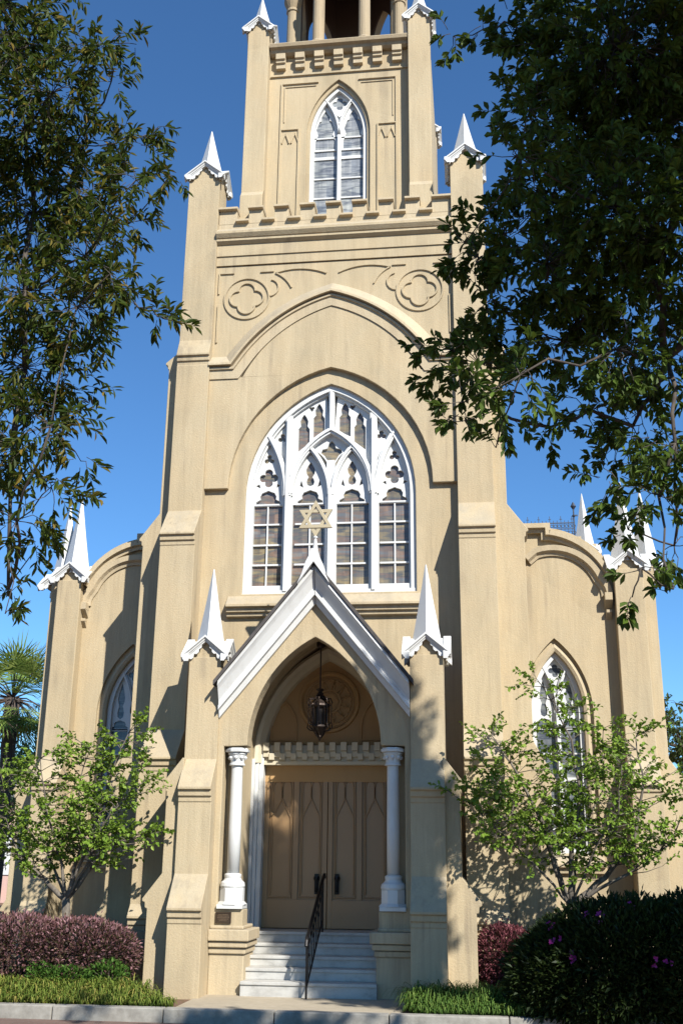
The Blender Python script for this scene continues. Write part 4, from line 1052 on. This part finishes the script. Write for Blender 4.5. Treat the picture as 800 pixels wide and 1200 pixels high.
bush('hedge', 'purple leaved clipped hedge under the young tree left of the porch', 'hedge', [(-3.4, -1.85, .62, .85, .5, .46), (-4.3, -1.9, .62, .85, .52, .5), (-5.3, -1.9, .62, .9, .55, .52), (-6.3, -1.9, .62, .9, .55, .52), (-2.95, -1.8, .58, .48, .42, .42)], 30000, LEAF_HG, .062, .034, (.45, .3), .12, top_tint=.25)
bush('shrub', 'low bright green shrub at the foot of the purple hedge', 'shrub', [(-2.8, -2.2, .28, .32, .2, .26), (-3.35, -2.32, .26, .4, .14, .2), (-3.75, -2.3, .3, .2, .12, .2)], 2600, LEAF_GR, .055, .034, (.5, .3), .05)
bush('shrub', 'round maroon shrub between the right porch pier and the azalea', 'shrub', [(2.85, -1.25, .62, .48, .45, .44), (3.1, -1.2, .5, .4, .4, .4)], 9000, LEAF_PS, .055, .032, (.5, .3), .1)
def blooms(t, o0, ellip):
    lm = MB()
    spots = [(3.35, -3.45, 1.02), (3.6, -3.6, .82), (3.95, -3.5, 1.35), (3.3, -3.2, 1.2), (3.75, -3.3, 1.42), (4.65, -4.0, .82), (4.85, -3.98, .78), (4.95, -4.0, 1.12), (5.05, -3.9, 1.0), (5.3, -3.7, 1.2), (4.45, -3.3, 1.52)]
    for e in spots:
        best = None
        p = Vector(e)
        # push the bloom out to the surface of the nearest ellipsoid
        for q in ellip:
            v = Vector(((p.x-q[0])/q[3], (p.y-q[1])/q[4], (p.z-q[2])/q[5]))
            k = v.length
            if best is None or k < best[0]: best = (k, q, v)
        k, q, v = best; v = v.normalized()*1.0; p = Vector((q[0]+v.x*q[3], q[1]+v.y*q[4], q[2]+v.z*q[5]))
        for c in range(rng.randint(2, 4)):
            c0 = p+rv(.07); ax = (v+rv(.4)).normalized()
            for i in range(5):
                o = rv().normalized(); o = (o-ax*o.dot(ax)).normalized()
                leaf(lm, c0-o0, (o+ax*.5), ax, .042, .034, .1, tintr(), True)
    lm.build('blossoms', FLOWER, t, fix=False)
bush('azalea', 'large dark green azalea mound with scattered magenta blossoms', 'shrub', [(4.45, -2.75, .62, 1.45, 1.05, .88), (5.6, -2.8, .7, 1.3, 1.1, .9), (3.75, -2.7, .45, .95, .85, .72), (6.6, -2.6, .6, 1.0, 1.0, .85)], 60000, LEAF_AZ, .09, .044, (.4, .3), -.05, extra=blooms)

def lawn(label, name, n, inside, x0, x1, y0, y1, mat, h):
    mb = MB()
    k = 0
    while k < n:
        x, y = rng.uniform(x0, x1), rng.uniform(y0, y1)
        if not inside(x, y): continue
        k += 1; tl = rng.uniform(.6, 1.15)*(h+.22*max(0, min(1, (y+2.95)/.55))); tb = tintr(.45, .28)
        for _ in range(9):
            a = rng.uniform(0, 2*PI); l = tl*rng.uniform(.7, 1.2); sp = rng.uniform(.35, 1.15); wd = .007
            d = Vector((math.cos(a), math.sin(a), 0)); s_ = Vector((-d.y, d.x, 0))*wd; b = Vector((x, y, GZ))+d*.012
            m1 = b+d*l*.35*sp+Vector((0, 0, l*.62)); m2 = b+d*l*.8*sp+Vector((0, 0, l*(.85-.25*sp))); e_ = b+d*l*1.1*sp+Vector((0, 0, l*(.8-.55*sp)))
            mb.add([b-s_, b+s_, m1+s_, m1-s_, m2+s_*.8, m2-s_*.8, e_], [(0, 1, 2, 3), (3, 2, 4, 5), (5, 4, 6)], min(1, max(0, tb+rng.uniform(-.15, .15))))
    o = mb.build(name, mat, None, fix=False); o['kind'] = 'stuff'; tag(o, label, 'ground cover')
lawn('yellow green grassy ground cover along the kerb before the purple hedge', 'ground_cover', 2300, lambda x, y: y < -2.38-.0*x and (x < -2.15 or y < -2.62-(x+2.15)*.55), -7.5, -1.58, -2.97, -2.2, LEAF_LI, .16)
lawn('green grassy ground cover at the kerb right of the path', 'ground_cover', 950, lambda x, y: x > 1.5+.25*abs(y+2.6), 1.5, 3.6, -2.97, -2.25, LEAF_LR, .17)

# ------------------------------------------------------------------ background
def palm(label, base, h, ncr, rad):
    t = thing('palm_tree', label, 'palm', base); lm, tm = MB(), MB()
    tm.tube([(0, 0, -.1), (.05, 0, h*.5), (0, 0, h)], [.24, .21, .24], 12)
    for i in range(60):
        a = rng.uniform(0, 2*PI); z = h*rng.uniform(.55, 1); d = Vector((math.cos(a), math.sin(a), .9)); b = Vector((.14*math.cos(a)+.02, .14*math.sin(a), z)); tm.tube([b, b+d*.16], [.04, .015], 4)
    for i in range(ncr):
        a = rng.uniform(0, 2*PI); el = rng.uniform(-.75, 1.2); d = Vector((math.cos(a)*math.cos(el), math.sin(a)*math.cos(el), math.sin(el)))
        L = rad*rng.uniform(.45, .65); c = Vector((0, 0, h))+d*L+Vector((0, 0, -.12*L)); tm.tube([(0, 0, h), Vector((0, 0, h))+d*L*.5+Vector((0, 0, .05)), c], [.03, .02, .015], 4)
        s_ = d.cross(Vector((0, 0, 1))).normalized(); u = s_.cross(d)
        tt = tintr(.5, .3)
        for k in range(26):
            q = -1.9+3.8*k/25; ld = (d*math.cos(q)+s_*math.sin(q)+u*.25*rng.uniform(-.5, .5)).normalized(); ll = rad*.58*(1-.18*abs(q))*rng.uniform(.9, 1.1)
            m1 = c+ld*ll*.55; tip = c+ld*ll+Vector((0, 0, -.22*ll*rng.random())); n = ld.cross(u).normalized()*.022
            lm.add([c-n*.4, c+n*.4, m1+n, m1-n, tip], [(0, 1, 2, 3), (3, 2, 4)], min(1, max(0, tt+rng.uniform(-.12, .12))))
    tm.build('trunk', BARK_D, t, smooth=True, fix=False); lm.build('crown', LEAF_PA, t, fix=False)
palm('tall fan palm with dark trunk beyond the left corner of the synagogue', (-12.25, 15, -.1), 6.9, 52, 2.1)
palm('shorter palm with drooping fronds behind the tall fan palm', (-12.5, 18.5, -.1), 4.3, 40, 2.1)
def far_tree(name, label, base, h, w_, n, ll, mat=LEAF_BG):
    t = thing(name, label, 'tree', base); lm, tm = MB(), MB()
    nodes = []
    for i in range(26):
        v = rv(); nodes.append((v.x*w_, v.y*w_, h*.62+v.z*h*.36))
    skeleton(tm, [(0, 0, -.1), (.05, 0, h*.2), (0, .05, h*.38)], nodes, .03, .5, .12, .25)
    for q in nodes:
        for _ in range(n):
            spray(lm, tm, Vector(q)+rv(w_*.34), rv(), .4, 9, ll, ll*.5, .2, (.5, .28), False, False, .006)
    tm.build('trunk', BARK_D, t, smooth=True, fix=False); lm.build('crown', mat, t, fix=False)
far_tree('evergreen_tree', 'loose green tree beyond the right corner of the synagogue', (8.0, 9.0, -.1), 6.3, 1.25, 24, .16)
far_tree('broadleaf_tree', 'dark bushy tree between the palms and the left aisle', (-13.2, 21, -.1), 6.8, 2.2, 10, .2)
bush('shrub', 'tall dark green shrub beside the left aisle corner', 'shrub', [(-6.6, .6, 1.1, .55, .6, 1.05)], 4000, LEAF_GR, .06, .035, (.2, .2), .05)
bush('shrub', 'green shrub behind the azalea at the right aisle corner', 'shrub', [(7.1, .6, 1.0, .6, .6, 1.0)], 3500, LEAF_GR, .06, .035, (.15, .15), .05)
hb = thing('house', 'pink stucco house glimpsed beyond the palms on the left', 'house', (-20, 30, -.1))
m = MB(); m.box(-7, 4.5, 0, 9, 0, 4.6); m.build('wall', PINKW, hb)
m = MB(); m.prism([(-7.4, 4.55), (4.9, 4.55), (3.9, 6.2), (-6.4, 6.2)], 'y', -.4, 9.4); m.build('roof', ROOFM, hb)
for x in (-5, -2, 1.2, 3.2):
    m = MB(); m.box(x-.6, x+.6, -.05, .05, 1.3, 3.2); m.build('window', WHITE, hb)
